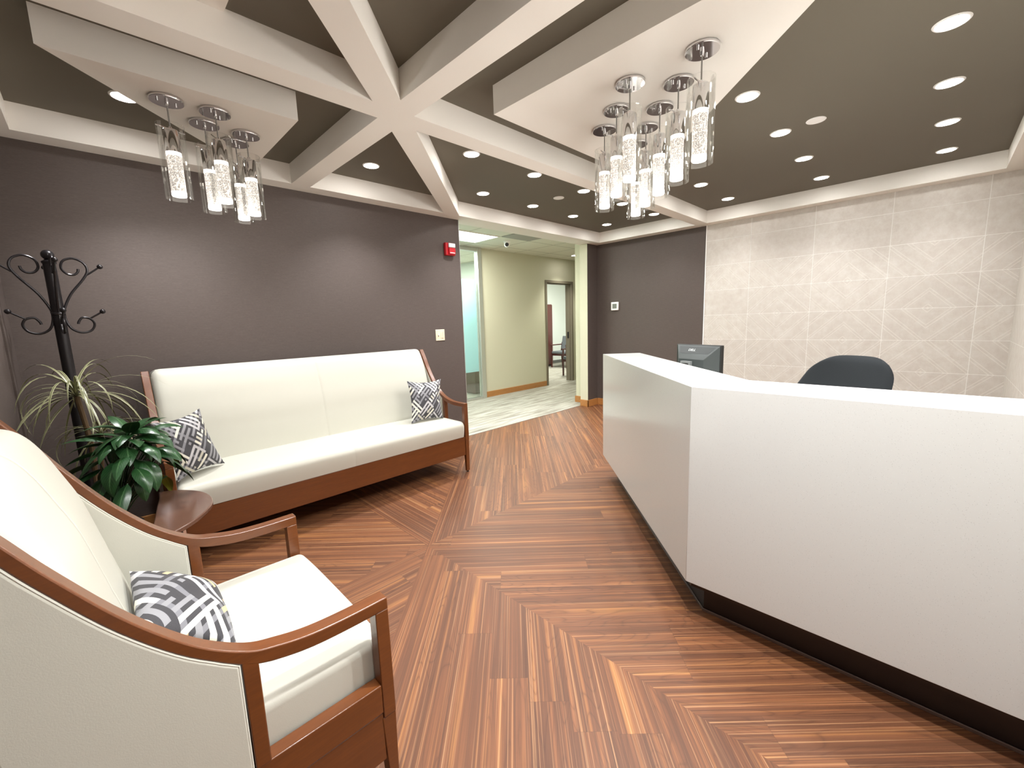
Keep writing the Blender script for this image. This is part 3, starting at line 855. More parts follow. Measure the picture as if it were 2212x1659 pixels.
def seat_unit(name, label, cat, loc, rz, Wd, seam_h, is_sofa):
    t = thing(name, label, cat, loc, rz)
    TH = 0.040
    prof, low = PROF_SOFA if is_sofa else PROF_CHAIR
    for side in (0, 1):
        w0, w1 = (0, TH) if side == 0 else (Wd - TH, Wd)
        f = lambda a, b, h: (h, a, b)
        mb = MB(); pl = prof + list(reversed(low))
        # rail built as quads so the curve stays clean
        n = len(prof)
        for i in range(n - 1):
            q = [prof[i], prof[i + 1], low[i + 1], low[i]]
            A = [(w0, p[0], p[1]) for p in q]; B = [(w1, p[0], p[1]) for p in q]
            mb.face(A, 'cherry'); mb.face(B, 'cherry')
            mb.face([A[0], A[1], B[1], B[0]], 'cherry'); mb.face([A[3], A[2], B[2], B[3]], 'cherry')
        q = [prof[0], low[0]]; mb.face([(w0, *q[0]), (w0, *q[1]), (w1, *q[1]), (w1, *q[0])], 'cherry')
        q = [prof[-1], low[-1]]; mb.face([(w0, *q[0]), (w0, *q[1]), (w1, *q[1]), (w1, *q[0])], 'cherry')
        mb.build('arm_rail', t, weld=True, bevel=0.003)
        mb = MB(); mb.prism([(0, .30), (.036, .30), (.036, .612), (0, .612)], w0, w1, 'cherry', f)
        mb.build('front_post', t, bevel=0.0025)
        mb = MB(); mb.prism([(0.006, 0.012), (.028, 0.012), (.040, .30), (0, .30)], w0 + 0.002, w1 - 0.002, 'cherry', f)
        mb.lathe([(0.0005, 0), (0.010, 0), (0.010, 0.013), (0.0005, 0.013)], 'black_plastic', ((w0 + w1) / 2, 0.017, 0), 12)
        mb.build('leg', t, bevel=0.0025)
        mb = MB(); mb.prism([(.303, .40), (.334, .40), (.334, zprof(.334, low) + .006), (.303, zprof(.303, low) + .006)], w0, w1, 'cherry', f)
        mb.build('arm_upright', t, bevel=0.0025)
        mb = MB(); mb.prism([(.036, .318), (.60, .318), (.60, .402), (.036, .402)], w0 + 0.001, w1 - 0.001, 'cherry', f)
        mb.prism([(.036, .17), (.60, .17), (.60, .316), (.036, .316)], w0 + 0.004, w1 - 0.006, 'cherry', f)
        mb.build('side_rail', t, bevel=0.0025)
        mb = MB(); mb.prism([(.665, 0), (.692, 0), (.645, .34), (.60, .34)], w0 + 0.003, w1 - 0.003, 'cherry', f)
        mb.build('leg', t, bevel=0.0025)
        # upholstered wing, with its piping
        pan = [(.336, .20)] + [p for p in low if p[0] > .337]
        pan = [(.336, .20), (.62, .20), (.70, low[-1][1] - .01)] + list(reversed([p for p in low if p[0] > .34])) + [(.336, zprof(.336, low))]
        mb = MB(); mb.prism(pan, w0 - 0.001, w1 + 0.001, 'vinyl', f)
        mb.build('wing_panel', t, bevel=0.010, seg=4)
        mb = MB()
        for wv in (w0 + 0.002, w1 - 0.002):
            pp = [(wv, .339, .21)] + [(wv, .339, zprof(.339, low) - .003)] + [(wv, p[0], p[1]) for p in offset(low, 0.002) if p[0] > .346]
            mb.tube(pp, 0.0028, 'vinyl', 6)
        mb.build('piping', t, smooth=True)
    # front rail
    mb = MB(); mb.box(TH, Wd - TH, 0.006, 0.030, .165, .338, 'cherry_x'); mb.build('front_rail', t, bevel=0.003)
    mb = MB(); mb.box(TH, Wd - TH, 0.60, 0.625, .22, .338, 'cherry_x'); mb.build('rear_rail', t, bevel=0.003)
    # seat cushion: rounded slab, crowned
    a0, a1 = TH + 0.006, Wd - TH - 0.006
    zt = .480 if is_sofa else .498
    def cushion(u0, u1, v0, v1, z0, z1, crown, r=0.045, ew=6.0, seams=(), re_=0.02):
        mb = MB(); NU = 61 if is_sofa else 31; NV = 25
        prof_ = []
        nv = 10
        # closed profile in v-z: bottom front -> front face -> top -> back
        pts = [(v1, z0), (v0 + .015, z0)] + [(v0 + r - r * math.cos(a) * 1.0, z0 + (z1 - z0 - r) * 0 + (z0 + r * .5 - z0)) for a in ()]
        n = 7
        pts += [(v0 + .012 * (1 - math.sin(k / n * math.pi / 2)) - .004, z0 + (z1 - z0 - r) * k / n) for k in range(n + 1)]
        pts += [(v0 - .004 + r * (1 - math.cos(k / n * math.pi / 2)), z1 - r + r * math.sin(k / n * math.pi / 2)) for k in range(1, n + 1)]
        pts += [(v0 + r + (v1 - v0 - r) * k / 12, z1) for k in range(1, 13)]
        us = sorted(set([k / (NU - 1) for k in range(NU)] + [0.004, 0.012, 0.025, 0.975, 0.988, 0.996] + [q for s_ in seams for q in (s_ - .0016, s_, s_ + .0016)]))
        b = len(mb.v); K = len(pts)
        for u in us:
            e = (1 - abs(2 * u - 1) ** 40) ** 0.5 if 0 < u < 1 else 0.0
            e = 0.0 if u in (0, 1) else min(1, (min(u, 1 - u) * (u1 - u0) / re_) ) ; e = math.sqrt(max(0, 1 - (1 - e) ** 2))
            dip = 0.002 if any(abs(u - s_) < 1e-6 for s_ in seams) else 0
            for (v, z) in pts:
                tv = (v - v0) / (v1 - v0)
                zz = z
                if z > z0 + .01:
                    cr = crown * math.sin(math.pi * min(1, max(0, tv * .8 + .12))) * (1 - abs(2 * u - 1) ** ew) * ((z - z0) / (z1 - z0)) ** 2
                    zz = z + cr - (1 - e) * re_ * ((z - z0) / (z1 - z0)) - dip * ((z - z0) / (z1 - z0))
                vv = v + (1 - e) * r * .5 * (1 if tv < .2 else 0) + (dip * .7 if tv < .1 else 0)
                mb.v.append((u0 + (u1 - u0) * u, vv, zz))
        for i in range(len(us) - 1):
            for j in range(K - 1):
                mb.f.append((b + i * K + j, b + (i + 1) * K + j, b + (i + 1) * K + j + 1, b + i * K + j + 1)); mb.mi.append(mb._m('vinyl'))
        mb.f.append(tuple(b + j for j in range(K))); mb.mi.append(0)
        e = b + (len(us) - 1) * K; mb.f.append(tuple(e + j for j in reversed(range(K)))); mb.mi.append(0)
        return mb
    mb = cushion(a0, a1, -0.006, 0.56, .340, zt, .022 if is_sofa else .035, seams=(0.5,) if is_sofa else (), r=0.045 if is_sofa else 0.03, ew=6.0 if is_sofa else 3.0)
    mb.build('seat_cushion', t, smooth=True, angle=60)
    # back cushion
    BP = [(.455, .40), (.470, .50), (.486, .62), (.499, .70), (.517, .805), (.537, .915), (.562, .99), (.588, 1.06), (.612, 1.105), (.638, 1.130), (.668, 1.137), (.700, 1.125), (.712, 1.09), (.70, 1.0), (.66, .70), (.62, .38)]
    if is_sofa: BP = [(d + .012 if 4 < i < 12 else d, z - (.012 if z > 1.05 else 0)) for i, (d, z) in enumerate(BP)]
    else: BP = [(d + .013 * min(1, max(0, (z - .60) / .3)) if i < 12 else d, z) for i, (d, z) in enumerate(BP)]
    bp = [(p.x, p.y) for p in bez([(a, b, 0) for a, b in BP], 4)]
    mb = MB(); K = len(bp)
    NU = 81 if is_sofa else 41
    us = sorted(set([k / (NU - 1) for k in range(NU)] + [0.003, 0.008, 0.015, 0.985, 0.992, 0.997, 0.498, 0.502]))
    b = 0; L = a1 - a0
    for u in us:
        e = min(1, min(u, 1 - u) * L / 0.055); e = math.sqrt(max(0, 1 - (1 - e) ** 2))
        bulge = (0.0 if is_sofa else 0.002) * (1 - abs(2 * u - 1) ** 2.2)
        for j, (d, z) in enumerate(bp):
            front = 1.0 if j < K * 0.62 else 0.0
            dd = d + front * (1 - e) * 0.045 - front * bulge * math.sin(math.pi * min(1, j / (K * .62)))
            zz = z - (1 - e) * 0.035 * max(0, (z - .9) / .25)
            if abs(u - .5) < 1e-6 and front: dd += 0.0022
            if front and abs(z - seam_h) < 0.012: dd += 0.0008
            mb.v.append((a0 + L * u, dd, zz))
    for i in range(len(us) - 1):
        for j in range(K - 1):
            mb.f.append((i * K + j, (i + 1) * K + j, (i + 1) * K + j + 1, i * K + j + 1)); mb.mi.append(mb._m('vinyl'))
    mb.f.append(tuple(range(K))); mb.mi.append(0)
    e = (len(us) - 1) * K; mb.f.append(tuple(e + j for j in reversed(range(K)))); mb.mi.append(0)
    mb.build('back_cushion', t, smooth=True, angle=60)
    return t
sofa = seat_unit('sofa', 'long cream upholstered sofa with cherry wood frame against the grey wall', 'sofa', (0.19, 2.955, 0), 0.0, 2.145, .80, True)
chair = seat_unit('armchair', 'cream upholstered armchair with curved cherry wood arms in the foreground', 'armchair', (0.47, 0.978, 0), math.pi / 2, 0.752, .76, False)

def pillow(name, corners, thick, bow, mat, label, nrm, rep=1.0):
    """corners: (bl, br, tr, tl); puffed along nrm"""
    A, B, Cc, D = [Vector(c) for c in corners]; N = Vector(nrm).normalized()
    cen = (A + B + Cc + D) / 4
    mb = MB()
    def surf(sgn):
        def P(u, v):
            s, q = 2 * u - 1, 2 * v - 1
            pinch = bow
            su = s * (1 - pinch * (1 - q * q) * s * s); qv = q * (1 - pinch * (1 - s * s) * q * q)
            uu, vv = (su + 1) / 2, (qv + 1) / 2
            p = A * (1 - uu) * (1 - vv) + B * uu * (1 - vv) + Cc * uu * vv + D * (1 - uu) * vv
            h = thick * (max(0, 1 - s ** 4) ** .6) * (max(0, 1 - q ** 4) ** .6) * (.55 + .45 * (1 - s * s) * (1 - q * q))
            h += 0.004 * math.sin(7 * s + 2 * q) * (1 - s * s) * (1 - q * q)
            return p + N * (h * sgn) - cen
        return P
    mb.grid(surf(1), 41, 41, mat); mb.grid(surf(-1), 41, 41, mat)
    o = mb.build(name, smooth=True, weld=True, angle=80)
    o.location = cen
    tag(o, label, 'pillow'); return o
pillow('throw_pillow', [(1.885, 3.185, .50), (2.225, 3.19, .49), (2.30, 3.30, .845), (1.93, 3.29, .87)], .055, .13, 'pattern_fine',
       'small black and grey geometric throw pillow at the far end of the sofa', (-.15, -1, .28))
pillow('throw_pillow', [(.245, 3.03, .505), (.51, 3.22, .505), (.42, 3.24, .885), (.165, 3.09, .86)], .055, .13, 'pattern_fine',
       'black and grey geometric throw pillow tilted in the sofa corner behind the plant', (.35, -1, .25))
pillow('throw_pillow', [(.170, 1.25, .535), (.185, 1.62, .535), (-.01, 1.585, .685), (-.01, 1.23, .685)], .055, .02, 'pattern_big',
       'black, grey and gold geometric throw pillow lying in the armchair', (.75, 0, .75))

# ---------------------------------------------------------------- side table
t = thing('side_table', 'small brown side table with rounded triangular top between armchair and sofa', 'table', (0.14, 2.42, 0))
tp = [(.000, .345), (.078, .304), (.150, .200), (.178, .085), (.168, -.035), (.115, -.145), (.040, -.235), (-.050, -.29), (-.085, -.25), (-.055, -.10), (-.028, .10), (-.006, .25)]
tpp = [(p.x, p.y) for p in bez([(a, b, 0) for a, b in tp + [tp[0]]], 5)][:-1]
tpp = list(reversed(tpp))
mb = MB(); mb.prism(tpp, .53, .55, 'walnut_top'); mb.build('tabletop', t, bevel=0.004)
mb = MB(); mb.tube([(.045, .03, .02), (.045, .03, .53)], 0.018, 'chrome', 16); mb.build('post', t, smooth=True)
mb = MB(); mb.lathe([(0.0005, 0), (0.14, 0), (0.14, 0.008), (0.03, 0.02), (0.0005, 0.02)], 'chrome', (.045, .03, 0), 40); mb.build('base', t, smooth=True)

# ---------------------------------------------------------------- plants
def ribbon(mb, pts, widths, mat, side, fold=0.15):
    """a leaf blade along pts"""
    n = len(pts); b = len(mb.v)
    P = [Vector(p) for p in pts]
    for i in range(n):
        tg = (P[min(i + 1, n - 1)] - P[max(i - 1, 0)]).normalized()
        sd = (side - tg * side.dot(tg)).normalized(); up = sd.cross(tg)
        w = widths[i]
        for k, q in enumerate((-1, -.5, 0, .5, 1)):
            mb.v.append(tuple(P[i] + sd * (q * w) + up * (abs(q) * w * fold)))
    for i in range(n - 1):
        for k in range(4):
            mb.uv[len(mb.f)] = [(i / (n - 1), k / 4), ((i + 1) / (n - 1), k / 4), ((i + 1) / (n - 1), (k + 1) / 4), (i / (n - 1), (k + 1) / 4)]
            mb.f.append((b + i * 5 + k, b + (i + 1) * 5 + k, b + (i + 1) * 5 + k + 1, b + i * 5 + k + 1)); mb.mi.append(mb._m(mat))
R2 = random.Random(21)
t = thing('potted_dracaena', 'spiky thin-leaved dracaena on a slim stem in front of the coat rack', 'plant', (-0.095, 3.02, 0))
mb = MB(); mb.lathe([(0.0005, 0), (0.105, 0), (0.135, 0.26), (0.142, 0.27), (0.142, 0.28), (0.125, 0.28), (0.122, 0.24), (0.0005, 0.24)], 'pot', n=36); mb.build('pot', t, smooth=True)
mb = MB(); mb.lathe([(0.0005, 0.243), (0.06, 0.25), (0.121, 0.242)], 'soil', n=30); mb.build('soil', t, smooth=True)
mb = MB(); mb.tube(bez([(0.02, 0, .24), (0.01, .01, .5), (.02, -.01, .8), (0, 0, 1.06)], 6), 0.011, 'stem', 8)
mb.tube(bez([(-0.03, 0.02, .24), (0.03, .03, .55), (.06, .01, .85)], 6), 0.008, 'stem', 8)
mb.build('stem', t, smooth=True)
mb = MB()
def spray(cx, cy, cz, n, lo, hi, tilt0):
    for i in range(n):
        az = 2.399 * i + R2.uniform(-.25, .25)
        L = R2.uniform(lo, hi); el = math.radians(R2.uniform(5, 86)) * (1 if R2.random() > .12 else -.3)
        d = Vector((math.cos(az), math.sin(az), 0)); 
        pts = []; p = Vector((cx, cy, cz)); ang = el
        st = 11; droop = R2.uniform(1.2, 2.5) * (0.7 + el * .55)
        for k in range(st + 1):
            pts.append(p.copy()); ang -= droop / st
            p = p + (d * math.cos(ang) + Vector((0, 0, math.sin(ang)))) * (L / st)
        wd = R2.uniform(.0035, .0062)
        ok = all((-0.095 + q.x) > XW + .02 and 3.02 + q.y < YL - .02 for q in pts)
        if not ok:
            s_ = 0.62; pts = [Vector((cx, cy, cz)) + (q - Vector((cx, cy, cz))) * s_ for q in pts]
            if not all((-0.095 + q.x) > XW + .02 and 3.02 + q.y < YL - .02 for q in pts): continue
        ribbon(mb, pts, [wd * (0.6 + .4 * min(1, k / 3)) * (1 - (k / st) ** 3 * .93) for k in range(st + 1)], 'blade', Vector((-math.sin(az), math.cos(az), 0)))
spray(0, 0, 1.06, 60, .30, .50, 0)
spray(.06, .01, .85, 26, .22, .38, 0)
mb.build('foliage', t, smooth=True)

t = thing('potted_peace_lily', 'bushy dark green broad-leaved plant between the armchair and the sofa', 'plant', (0.0, 2.70, 0))
mb = MB(); mb.lathe([(0.0005, 0.0), (0.075, 0.0), (0.095, 0.40), (0.100, 0.41), (0.100, 0.43), (0.088, 0.43), (0.086, 0.39), (0.0005, 0.39)], 'pot', n=36); o = mb.build('pot', t, smooth=True)
o.location = (-.03, .06, 0)
mb = MB(); mb.lathe([(0.0005, 0.395), (0.05, 0.40), (0.086, 0.393)], 'soil', n=30); o = mb.build('soil', t, smooth=True); o.location = (-.03, .06, 0)
mb = MB(); ms = MB()
CL = Vector((.065, -.03, .70))
for i in range(74):
    az = 2.399 * i + R2.uniform(-.25, .25)
    q = (i + .5) / 74
    ph = math.radians(88 - 108 * q)                     # from the crown of the dome down past its rim
    d = Vector((math.cos(az), math.sin(az), 0))
    k = R2.uniform(.35, .95)
    tip = CL + d * (.150 * math.cos(ph) * k) + Vector((0, 0, (.215 * math.sin(ph)) * R2.uniform(.8, 1.0)))
    base = Vector((-.03, .06, .45)) + d * .015
    ms.tube(bez([base, base * .45 + tip * .55 + Vector((0, 0, .02)) - d * .02, tip], 4), .0028, 'lily', 6)
    tw = R2.uniform(-.5, .5); dd = Vector((math.cos(az + tw), math.sin(az + tw), 0))
    L = R2.uniform(.14, .21); st = 10; ang = math.radians(52 - 85 * q + R2.uniform(-15, 15)); droop = R2.uniform(.9, 2.0); pts = []; p = tip.copy()
    for k in range(st + 1):
        pts.append(p.copy()); ang -= droop / st
        p = p + (dd * math.cos(ang) + Vector((0, 0, math.sin(ang)))) * (L / st)
    if min(g.x for g in pts) < XW + .06 or max(g.y for g in pts) + 2.70 > 2.97: continue
    if any(g.x > .03 and g.z < .575 and g.y < .12 for g in pts) or any(g.x > .145 and g.y > .235 for g in pts): continue
    wd = R2.uniform(.026, .040)
    W_ = [wd * (math.sin(math.pi * min(1, (k / st) ** .72)) ** .85) * (1 if k < st else 0) + .0008 for k in range(st + 1)]
    ribbon(mb, pts, W_, 'lily_yellow' if i in (60, 66, 71) else 'lily', Vector((-math.sin(az), math.cos(az), R2.uniform(-.5, .5))), .28)
ms.build('stalk', t, smooth=True)
mb.build('foliage', t, smooth=True)

# ---------------------------------------------------------------- coat rack
t = thing('coat_rack', 'black metal coat rack with scrolled hooks standing in the corner', 'coat rack', (-0.115, 3.33, 0))
mb = MB(); mb.tube([(0, 0, .05), (0, 0, 1.745)], 0.025, 'black_metal', 20); mb.lathe([(.024, 1.47), (.028, 1.475), (.028, 1.485), (.024, 1.49)], 'black_metal', n=24)
mb.build('pole', t, smooth=True)
mb = MB(); mb.sphere((0, 0, 1.786), .026, 'black_metal', 12); mb.lathe([(.0005, 1.740), (.028, 1.742), (.029, 1.752), (.014, 1.762), (.0005, 1.764)], 'black_metal', n=24); mb.build('finial', t, smooth=True)
for a in range(4):
    az = math.radians(90 * a + 8)
    def R(r, z): return (r * .86 * math.cos(az), r * .86 * math.sin(az), z)
    mb = MB()
    up = [(.026, 1.465), (.030, 1.505), (.070, 1.585), (.135, 1.665), (.163, 1.715), (.150, 1.757), (.105, 1.777), (.060, 1.760), (.048, 1.722), (.068, 1.694), (.098, 1.690), (.118, 1.705), (.122, 1.722)]
    mb.tube([R(p.x, p.y) for p in bez([(r, z, 0) for r, z in up], 5)], .0058, 'black_metal', 8)
    mb.tube([R(.158, 1.692), R(.192, 1.716), R(.222, 1.738)], .0045, 'black_metal', 8); mb.sphere(R(.226, 1.741), .013, 'black_metal', 8)
    mb.build('upper_hook', t, smooth=True)
    mb = MB()
    dn_ = [(.026, 1.490), (.028, 1.447), (.048, 1.400), (.090, 1.378), (.135, 1.388), (.155, 1.422), (.140, 1.452), (.105, 1.460), (.085, 1.440), (.080, 1.425)]
    mb.tube([R(p.x, p.y) for p in bez([(r, z, 0) for r, z in dn_], 5)], .0058, 'black_metal', 8)
    mb.tube([R(.138, 1.454), R(.172, 1.474), R(.198, 1.490)], .0045, 'black_metal', 8); mb.sphere(R(.203, 1.493), .013, 'black_metal', 8)
    mb.build('lower_hook', t, smooth=True)
    mb = MB(); az = math.radians(90 * a + 45)
    mb.tube([R(p.x, p.y) for p in bez([(.02, .16, 0), (.07, .13, 0), (.12, .05, 0), (.15, .010, 0), (.165, .010, 0)], 5)], .008, 'black_metal', 8)
    mb.build('leg', t, smooth=True)

# ---------------------------------------------------------------- reception desk
DZ = 1.067
t = thing('reception_desk', 'large angular white quartz reception desk floating on a dark recessed base', 'desk', (1.755, 0.71, 0))
X0, Y0 = 1.755, 0.71
def L2(p): return (p[0] - X0, p[1] - Y0)
s2 = math.sqrt(.5)
A = (1.755, YR + 0.004); B = (1.755, .708); Cp = (3.046, 1.982)
dirw = Vector((Cp[0] - B[0], Cp[1] - B[1])).normalized(); nw = Vector((dirw.y, -dirw.x))
def off(d):
    """inner outline parallel to the front at distance d"""
    a = (1.755 + d, YR + 0.004)
    q = (B[0] + nw.x * d, B[1] + nw.y * d)
    b = isect((1.755 + d, 0), (0, 1), q, (dirw.x, dirw.y))
    c = (Cp[0] + nw.x * d, Cp[1] + nw.y * d)
    return a, b, c
def strip(d0_, d1_, shorten=0.0):
    a0, b0, c0 = off(d0_); a1, b1, c1 = off(d1_)
    if shorten:
        c0 = (c0[0] - dirw.x * shorten, c0[1] - dirw.y * shorten); c1 = (c1[0] - dirw.x * shorten, c1[1] - dirw.y * shorten)
    return [L2(p) for p in (a0, a1, b1, c1, c0, b0)]
mb = MB(); mb.prism(strip(.0301, .31), DZ - .03, DZ, 'quartz'); mb.build('transaction_top', t)
a0, b0, c0 = off(0); a1, b1, c1 = off(.03)
mb = MB(); mb.prism([L2(p) for p in (a0, a1, b1, b0)], .182, DZ, 'quartz'); mb.build('front_panel', t, bevel=0.0015)
mb = MB(); mb.prism([L2(p) for p in (b0, b1, c1, c0)], .182, DZ, 'quartz'); mb.build('angled_front_panel', t, bevel=0.0015)
a2, b2, c2 = off(.28); a3, b3, c3 = off(.31)
mb = MB(); mb.prism([L2(p) for p in (a2, a3, b3, b2)], .70, DZ - .0302, 'quartz'); mb.prism([L2(p) for p in (b2, b3, c3, c2)], .70, DZ - .0302, 'quartz'); mb.build('inner_panel', t)
ce = (c1[0] - dirw.x * .03, c1[1] - dirw.y * .03); cf = (c2[0] - dirw.x * .03, c2[1] - dirw.y * .03)
mb = MB(); mb.prism([L2(p) for p in (ce, cf, c2, c1)], .182, DZ - .0302, 'quartz'); mb.build('end_panel', t)
mb = MB(); mb.prism(strip(.03, .31, .03), .15, .182, 'toe'); mb.build('underside', t)
mb = MB(); mb.prism(strip(.105, .28, .12), .0, .15, 'toe'); mb.build('toe_kick', t)
mb = MB(); mb.prism(strip(.099, .105, .12), .0, .014, 'base_strip'); mb.build('toe_kick_base', t, bevel=0.002)
mb = MB(); mb.prism(strip(.31, .98), .71, .74, 'quartz'); mb.build('work_surface', t, bevel=0.002)
mb = MB()
mb.prism([L2(p) for p in (off(.32)[2], off(.96)[2], tuple(Vector(off(.96)[2]) - dirw * .03), tuple(Vector(off(.32)[2]) - dirw * .03))], 0, .71, 'walnut_top'); mb.build('support_panel', t)

# monitor on the work surface
ML, MR = Vector((3.455, 1.525)), Vector((3.335, 1.13))
mc = (ML + MR) / 2; wv = (MR - ML).normalized()
ang = math.atan2(wv.y, wv.x)
t = thing('computer_monitor', 'black computer monitor seen from behind over the white desk', 'monitor', (mc.x, mc.y, .74), ang)
# local x runs to the viewer's right; the back faces local -y
mw, mt, mbz = .205, .395, .075
mb = MB(); mb.box(-mw, mw, -.004, .030, mbz, mt, 'black_plastic'); mb.build('bezel', t, bevel=0.005)
mb = MB(); mb.box(-mw + .018, mw - .018, .0302, .032, mbz + .018, mt - .018, 'screen'); mb.build('screen', t)
def frus(x0, x1, z0, z1, X0_, X1_, Z0_, Z1_, y0, y1, mat, mb):
    a = [(x0, y0, z0), (x1, y0, z0), (x1, y0, z1), (x0, y0, z1)]; b = [(X0_, y1, Z0_), (X1_, y1, Z0_), (X1_, y1, Z1_), (X0_, y1, Z1_)]
    mb.face(b, mat)
    for i in range(4):
        j = (i + 1) % 4; mb.face([a[i], a[j], b[j], b[i]], mat)
mb = MB(); frus(-.195, .195, mbz + .01, mt - .006, -.115, .115, mbz + .04, mt - .11, -.004, -.085, 'grey_plastic', mb); mb.build('back_cover', t, weld=True, bevel=0.002)
mb = MB(); mb.face([(-.165, -.0118, mt - .016), (.168, -.0118, mt - .016), (.128, -.0515, mt - .067), (-.128, -.0515, mt - .067)], 'dark_panel')
mb.v = [(x, y - .0012, z) for x, y, z in mb.v]; mb.build('logo_recess', t)
cu = bpy.data.curves.new('maker_lettering', 'FONT'); cu.body = 'DELL'; cu.size = .030; cu.extrude = .0005; cu.align_x = 'CENTER'; cu.align_y = 'CENTER'; cu.space_character = 1.0
cu.materials.append(M['letter'])
o = bpy.data.objects.new('tmp_text', cu); COL.objects.link(o); bpy.context.view_layer.update()
me = bpy.data.meshes.new_from_object(o.evaluated_get(bpy.context.evaluated_depsgraph_get())); bpy.data.objects.remove(o)
o = bpy.data.objects.new('maker_lettering', me); COL.objects.link(o); o.parent = t
o.location = (-.03, -.0338, mt - .0415); o.rotation_euler = (math.radians(90 - 38), 0, 0)
mb = MB(); mb.box(-.075, .015, -.112, -.0855, .03, mt - .125, 'grey_light'); mb.box(-.062, .0, -.1125, -.112, .05, mt - .14, 'black_plastic'); mb.build('stand_neck', t, bevel=0.003)
mb = MB(); mb.box(-.12, .12, -.15, .06, 0, .014, 'black_plastic'); mb.box(-.07, .01, -.11, -.087, .014, .03, 'black_plastic'); mb.build('stand_foot', t, bevel=0.004)

# task chair
t = thing('office_chair', 'black fabric office chair behind the desk, only its backrest showing', 'chair', (2.97, .45, 0), math.radians(-112))
# local -y... the seat looks along local -y which is world -x
mb = MB()
def BKP(sgn):
    def P(u, v):
        s = 2 * u - 1; z = .60 + .50 * v
        tr = 1 - max(0, (v - .74) / .26) ** 2.6 * .20
        xr = .262 * tr - .03 * (1 - v)
        xl = -(.308 - .15 * max(0, (v - .40) / .60) ** 1.1) * (1 - max(0, (v - .80) / .20) ** 2.6 * .30)
        w = 0
        e = (max(0, 1 - s ** 6) ** .5) * (max(0, 1 - (2 * v - 1) ** 8) ** .5)
        y = .12 + .115 * v - .04 * s * s + sgn * .028 * e + (.02 * math.sin(v * 3.1))
        zz = z - .030 * (abs(s) ** 4) * v
        return (xl + (xr - xl) * u, y, zz)
    return P
mb.grid(BKP(1), 31, 25, 'black_fabric'); mb.grid(BKP(-1), 31, 25, 'black_fabric')
mb.build('backrest', t, smooth=True, weld=True, angle=80)
mb = MB()
def STP(sgn):
    def P(u, v):
        s, q = 2 * u - 1, 2 * v - 1
        e = (max(0, 1 - s ** 8) ** .5) * (max(0, 1 - q ** 8) ** .5)
        return (s * .24 * (1 - .1 * q * q), -.13 + q * .23, .47 + sgn * .035 * e)
    return P
mb.grid(STP(1), 25, 25, 'black_fabric'); mb.grid(STP(-1), 25, 25, 'black_fabric'); mb.build('seat', t, smooth=True, weld=True, angle=80)
mb = MB(); mb.tube(bez([(0, .02, .43), (0, .15, .44), (0, .20, .60), (0, .235, .80)], 5), .016, 'black_metal', 10); mb.build('back_bar', t, smooth=True)
mb = MB(); mb.tube([(0, -.1, .08), (0, -.1, .44)], .025, 'black_metal', 14); mb.build('gas_lift', t, smooth=True)
mb = MB()
for k in range(5):
    a = 2 * math.pi * k / 5
    mb.tube([(0, -.1, .10), (.27 * math.cos(a), -.1 + .27 * math.sin(a), .065)], [.022, .014], 'black_plastic', 8)
mb.build('star_base', t, smooth=True)
for k in range(5):
    a = 2 * math.pi * k / 5
    mb = MB(); mb.tube([(-.018, 0, .028), (.018, 0, .028)], .028, 'black_plastic', 16)
    o = mb.build('caster', t, smooth=True); o.location = (.27 * math.cos(a), -.1 + .27 * math.sin(a), 0); o.rotation_euler = (0, 0, a)

# ---------------------------------------------------------------- wall devices
t = thing('fire_alarm', 'red fire alarm horn with clear strobe at the top of the grey wall', 'fire alarm', (2.835, YL, 2.152))
mb = MB(); mb.box(-.062, .062, -.042, 0, -.066, .066, 'red'); mb.build('body', t, bevel=0.008, seg=3)
mb = MB(); mb.box(-.030, .050, -.060, -.042, -.052, .010, 'red'); mb.box(-.022, .042, -.0615, -.060, -.044, -.036, 'white_plastic'); mb.build('horn_cover', t, bevel=0.003)
mb = MB(); mb.box(-.034, .052, -.064, -.042, .014, .060, 'clear_lens'); mb.build('strobe', t, bevel=0.009, seg=3)
t = thing('light_switch', 'ivory double light switch plate on the grey wall above the sofa end', 'light switch', (2.665, YL, 1.245))
mb = MB(); mb.box(-.058, .058, -.006, 0, -.060, .060, 'cream_panel'); mb.build('plate', t, bevel=0.003)
mb = MB(); mb.box(-.029, -.019, -.018, -.005, -.004, .016, 'white_plastic'); mb.box(-.0285, -.0195, -.0065, -.006, -.014, .002, 'black_plastic'); mb.build('toggle', t)
mb = MB(); mb.box(.006, .040, -.009, -.005, -.034, .034, 'cream_panel'); mb.box(.030, .040, -.012, -.009, -.034, .034, 'cream_panel'); mb.build('dimmer', t, bevel=0.001)
t = thing('thermostat', 'small square white thermostat with grey screen on the far grey wall', 'thermostat', (XT, 3.465, 1.545))
mb = MB(); mb.box(-.026, 0, -.062, .062, -.062, .062, 'white_plastic'); mb.build('case', t, bevel=0.008, seg=3)
mb = MB(); mb.box(-.0275, -.0262, -.038, .036, -.034, .036, 'lcd'); mb.build('display', t)

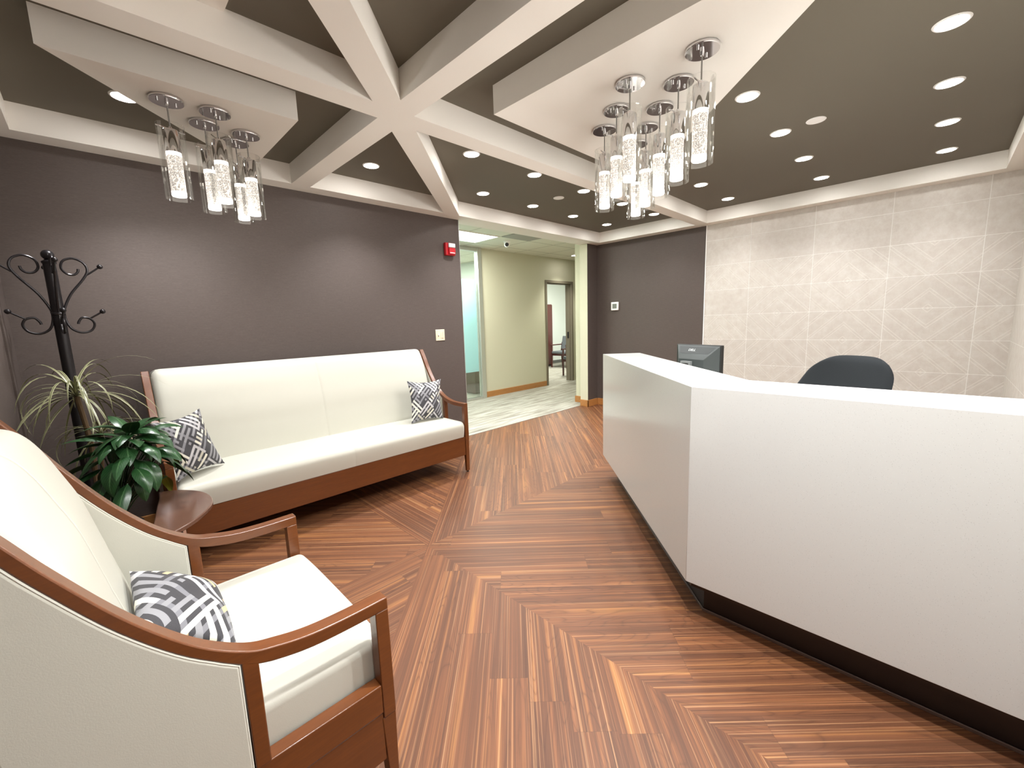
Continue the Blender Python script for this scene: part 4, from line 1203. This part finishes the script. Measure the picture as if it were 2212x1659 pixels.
# ---------------------------------------------------------------- office beyond the door
t = thing('storage_cabinet', 'tall mahogany cabinet at the back of the office beyond the door', 'cabinet', (9.35, 8.36, 0))
mb = MB(); mb.box(-.45, .45, -.20, .24, .05, 1.84, 'dark_red_wood'); mb.box(-.43, .43, -.18, .24, 0, .05, 'toe'); mb.build('body', t, bevel=0.004)
for sx in (-1, 1):
    mb = MB(); mb.box(min(sx * .003, sx * .445), max(sx * .003, sx * .445), -.222, -.202, .07, 1.82, 'dark_red_wood'); d = mb.build('door', t, bevel=0.003)
    mb = MB(); mb.box(sx * .03 - .006, sx * .03 + .006, -.235, -.222, .9, 1.05, 'alu'); mb.build('handle', d)
def guest(loc, rz, label):
    t = thing('guest_chair', label, 'chair', loc, rz, None)
    # faces local -y
    for sx in (-1, 1):
        mb = MB(); mb.prism([(-.24, 0), (-.205, 0), (-.205, .64), (-.24, .64)], sx * .27 - .017, sx * .27 + .017, 'dark_red_wood', lambda a, b, h: (h, a, b)); mb.build('leg', t, bevel=.003)
        mb = MB(); mb.prism([(.27, 0), (.305, 0), (.25, .45), (.30, .72), (.265, .72), (.21, .45)], sx * .27 - .017, sx * .27 + .017, 'dark_red_wood', lambda a, b, h: (h, a, b)); mb.build('leg', t, bevel=.003)
        mb = MB(); mb.box(sx * .27 - .022, sx * .27 + .022, -.25, .27, .64, .67, 'dark_red_wood'); mb.build('arm', t, bevel=.004)
    mb = MB(); mb.box(-.253, .253, -.225, -.205, .35, .41, 'dark_red_wood'); mb.build('seat_rail', t)
    mb = MB(); mb.box(-.25, .25, -.26, .22, .41, .48, 'hall_chair_fabric'); mb.build('seat', t, bevel=.02, seg=3)
    mb = MB(); mb.prism([(.19, .52), (.225, .52), (.30, .90), (.265, .90)], -.25, .25, 'hall_chair_fabric', lambda a, b, h: (h, a, b)); mb.build('backrest', t, bevel=.015, seg=3)
    return t
guest((8.40, 6.20, 0), math.radians(-90), 'guest chair with dark wood leg just behind the right door jamb of the office')
guest((9.69, 7.64, 0), math.radians(-90), 'guest chair with grey patterned back farther inside the office')
t = thing('office_desk', 'dark brown desk seen under the frosted film of the glass office', 'desk', (5.35, 6.6, 0))
mb = MB(); mb.box(-.55, .45, -.45, .45, .72, .75, 'dark_red_wood'); mb.build('desktop', t, bevel=.003)
mb = MB(); mb.box(-.25, -.22, -.42, .42, 0.01, .72, 'dark_red_wood'); mb.box(-.22, .42, -.42, -.39, .01, .72, 'dark_red_wood'); mb.build('panel', t, bevel=.003)
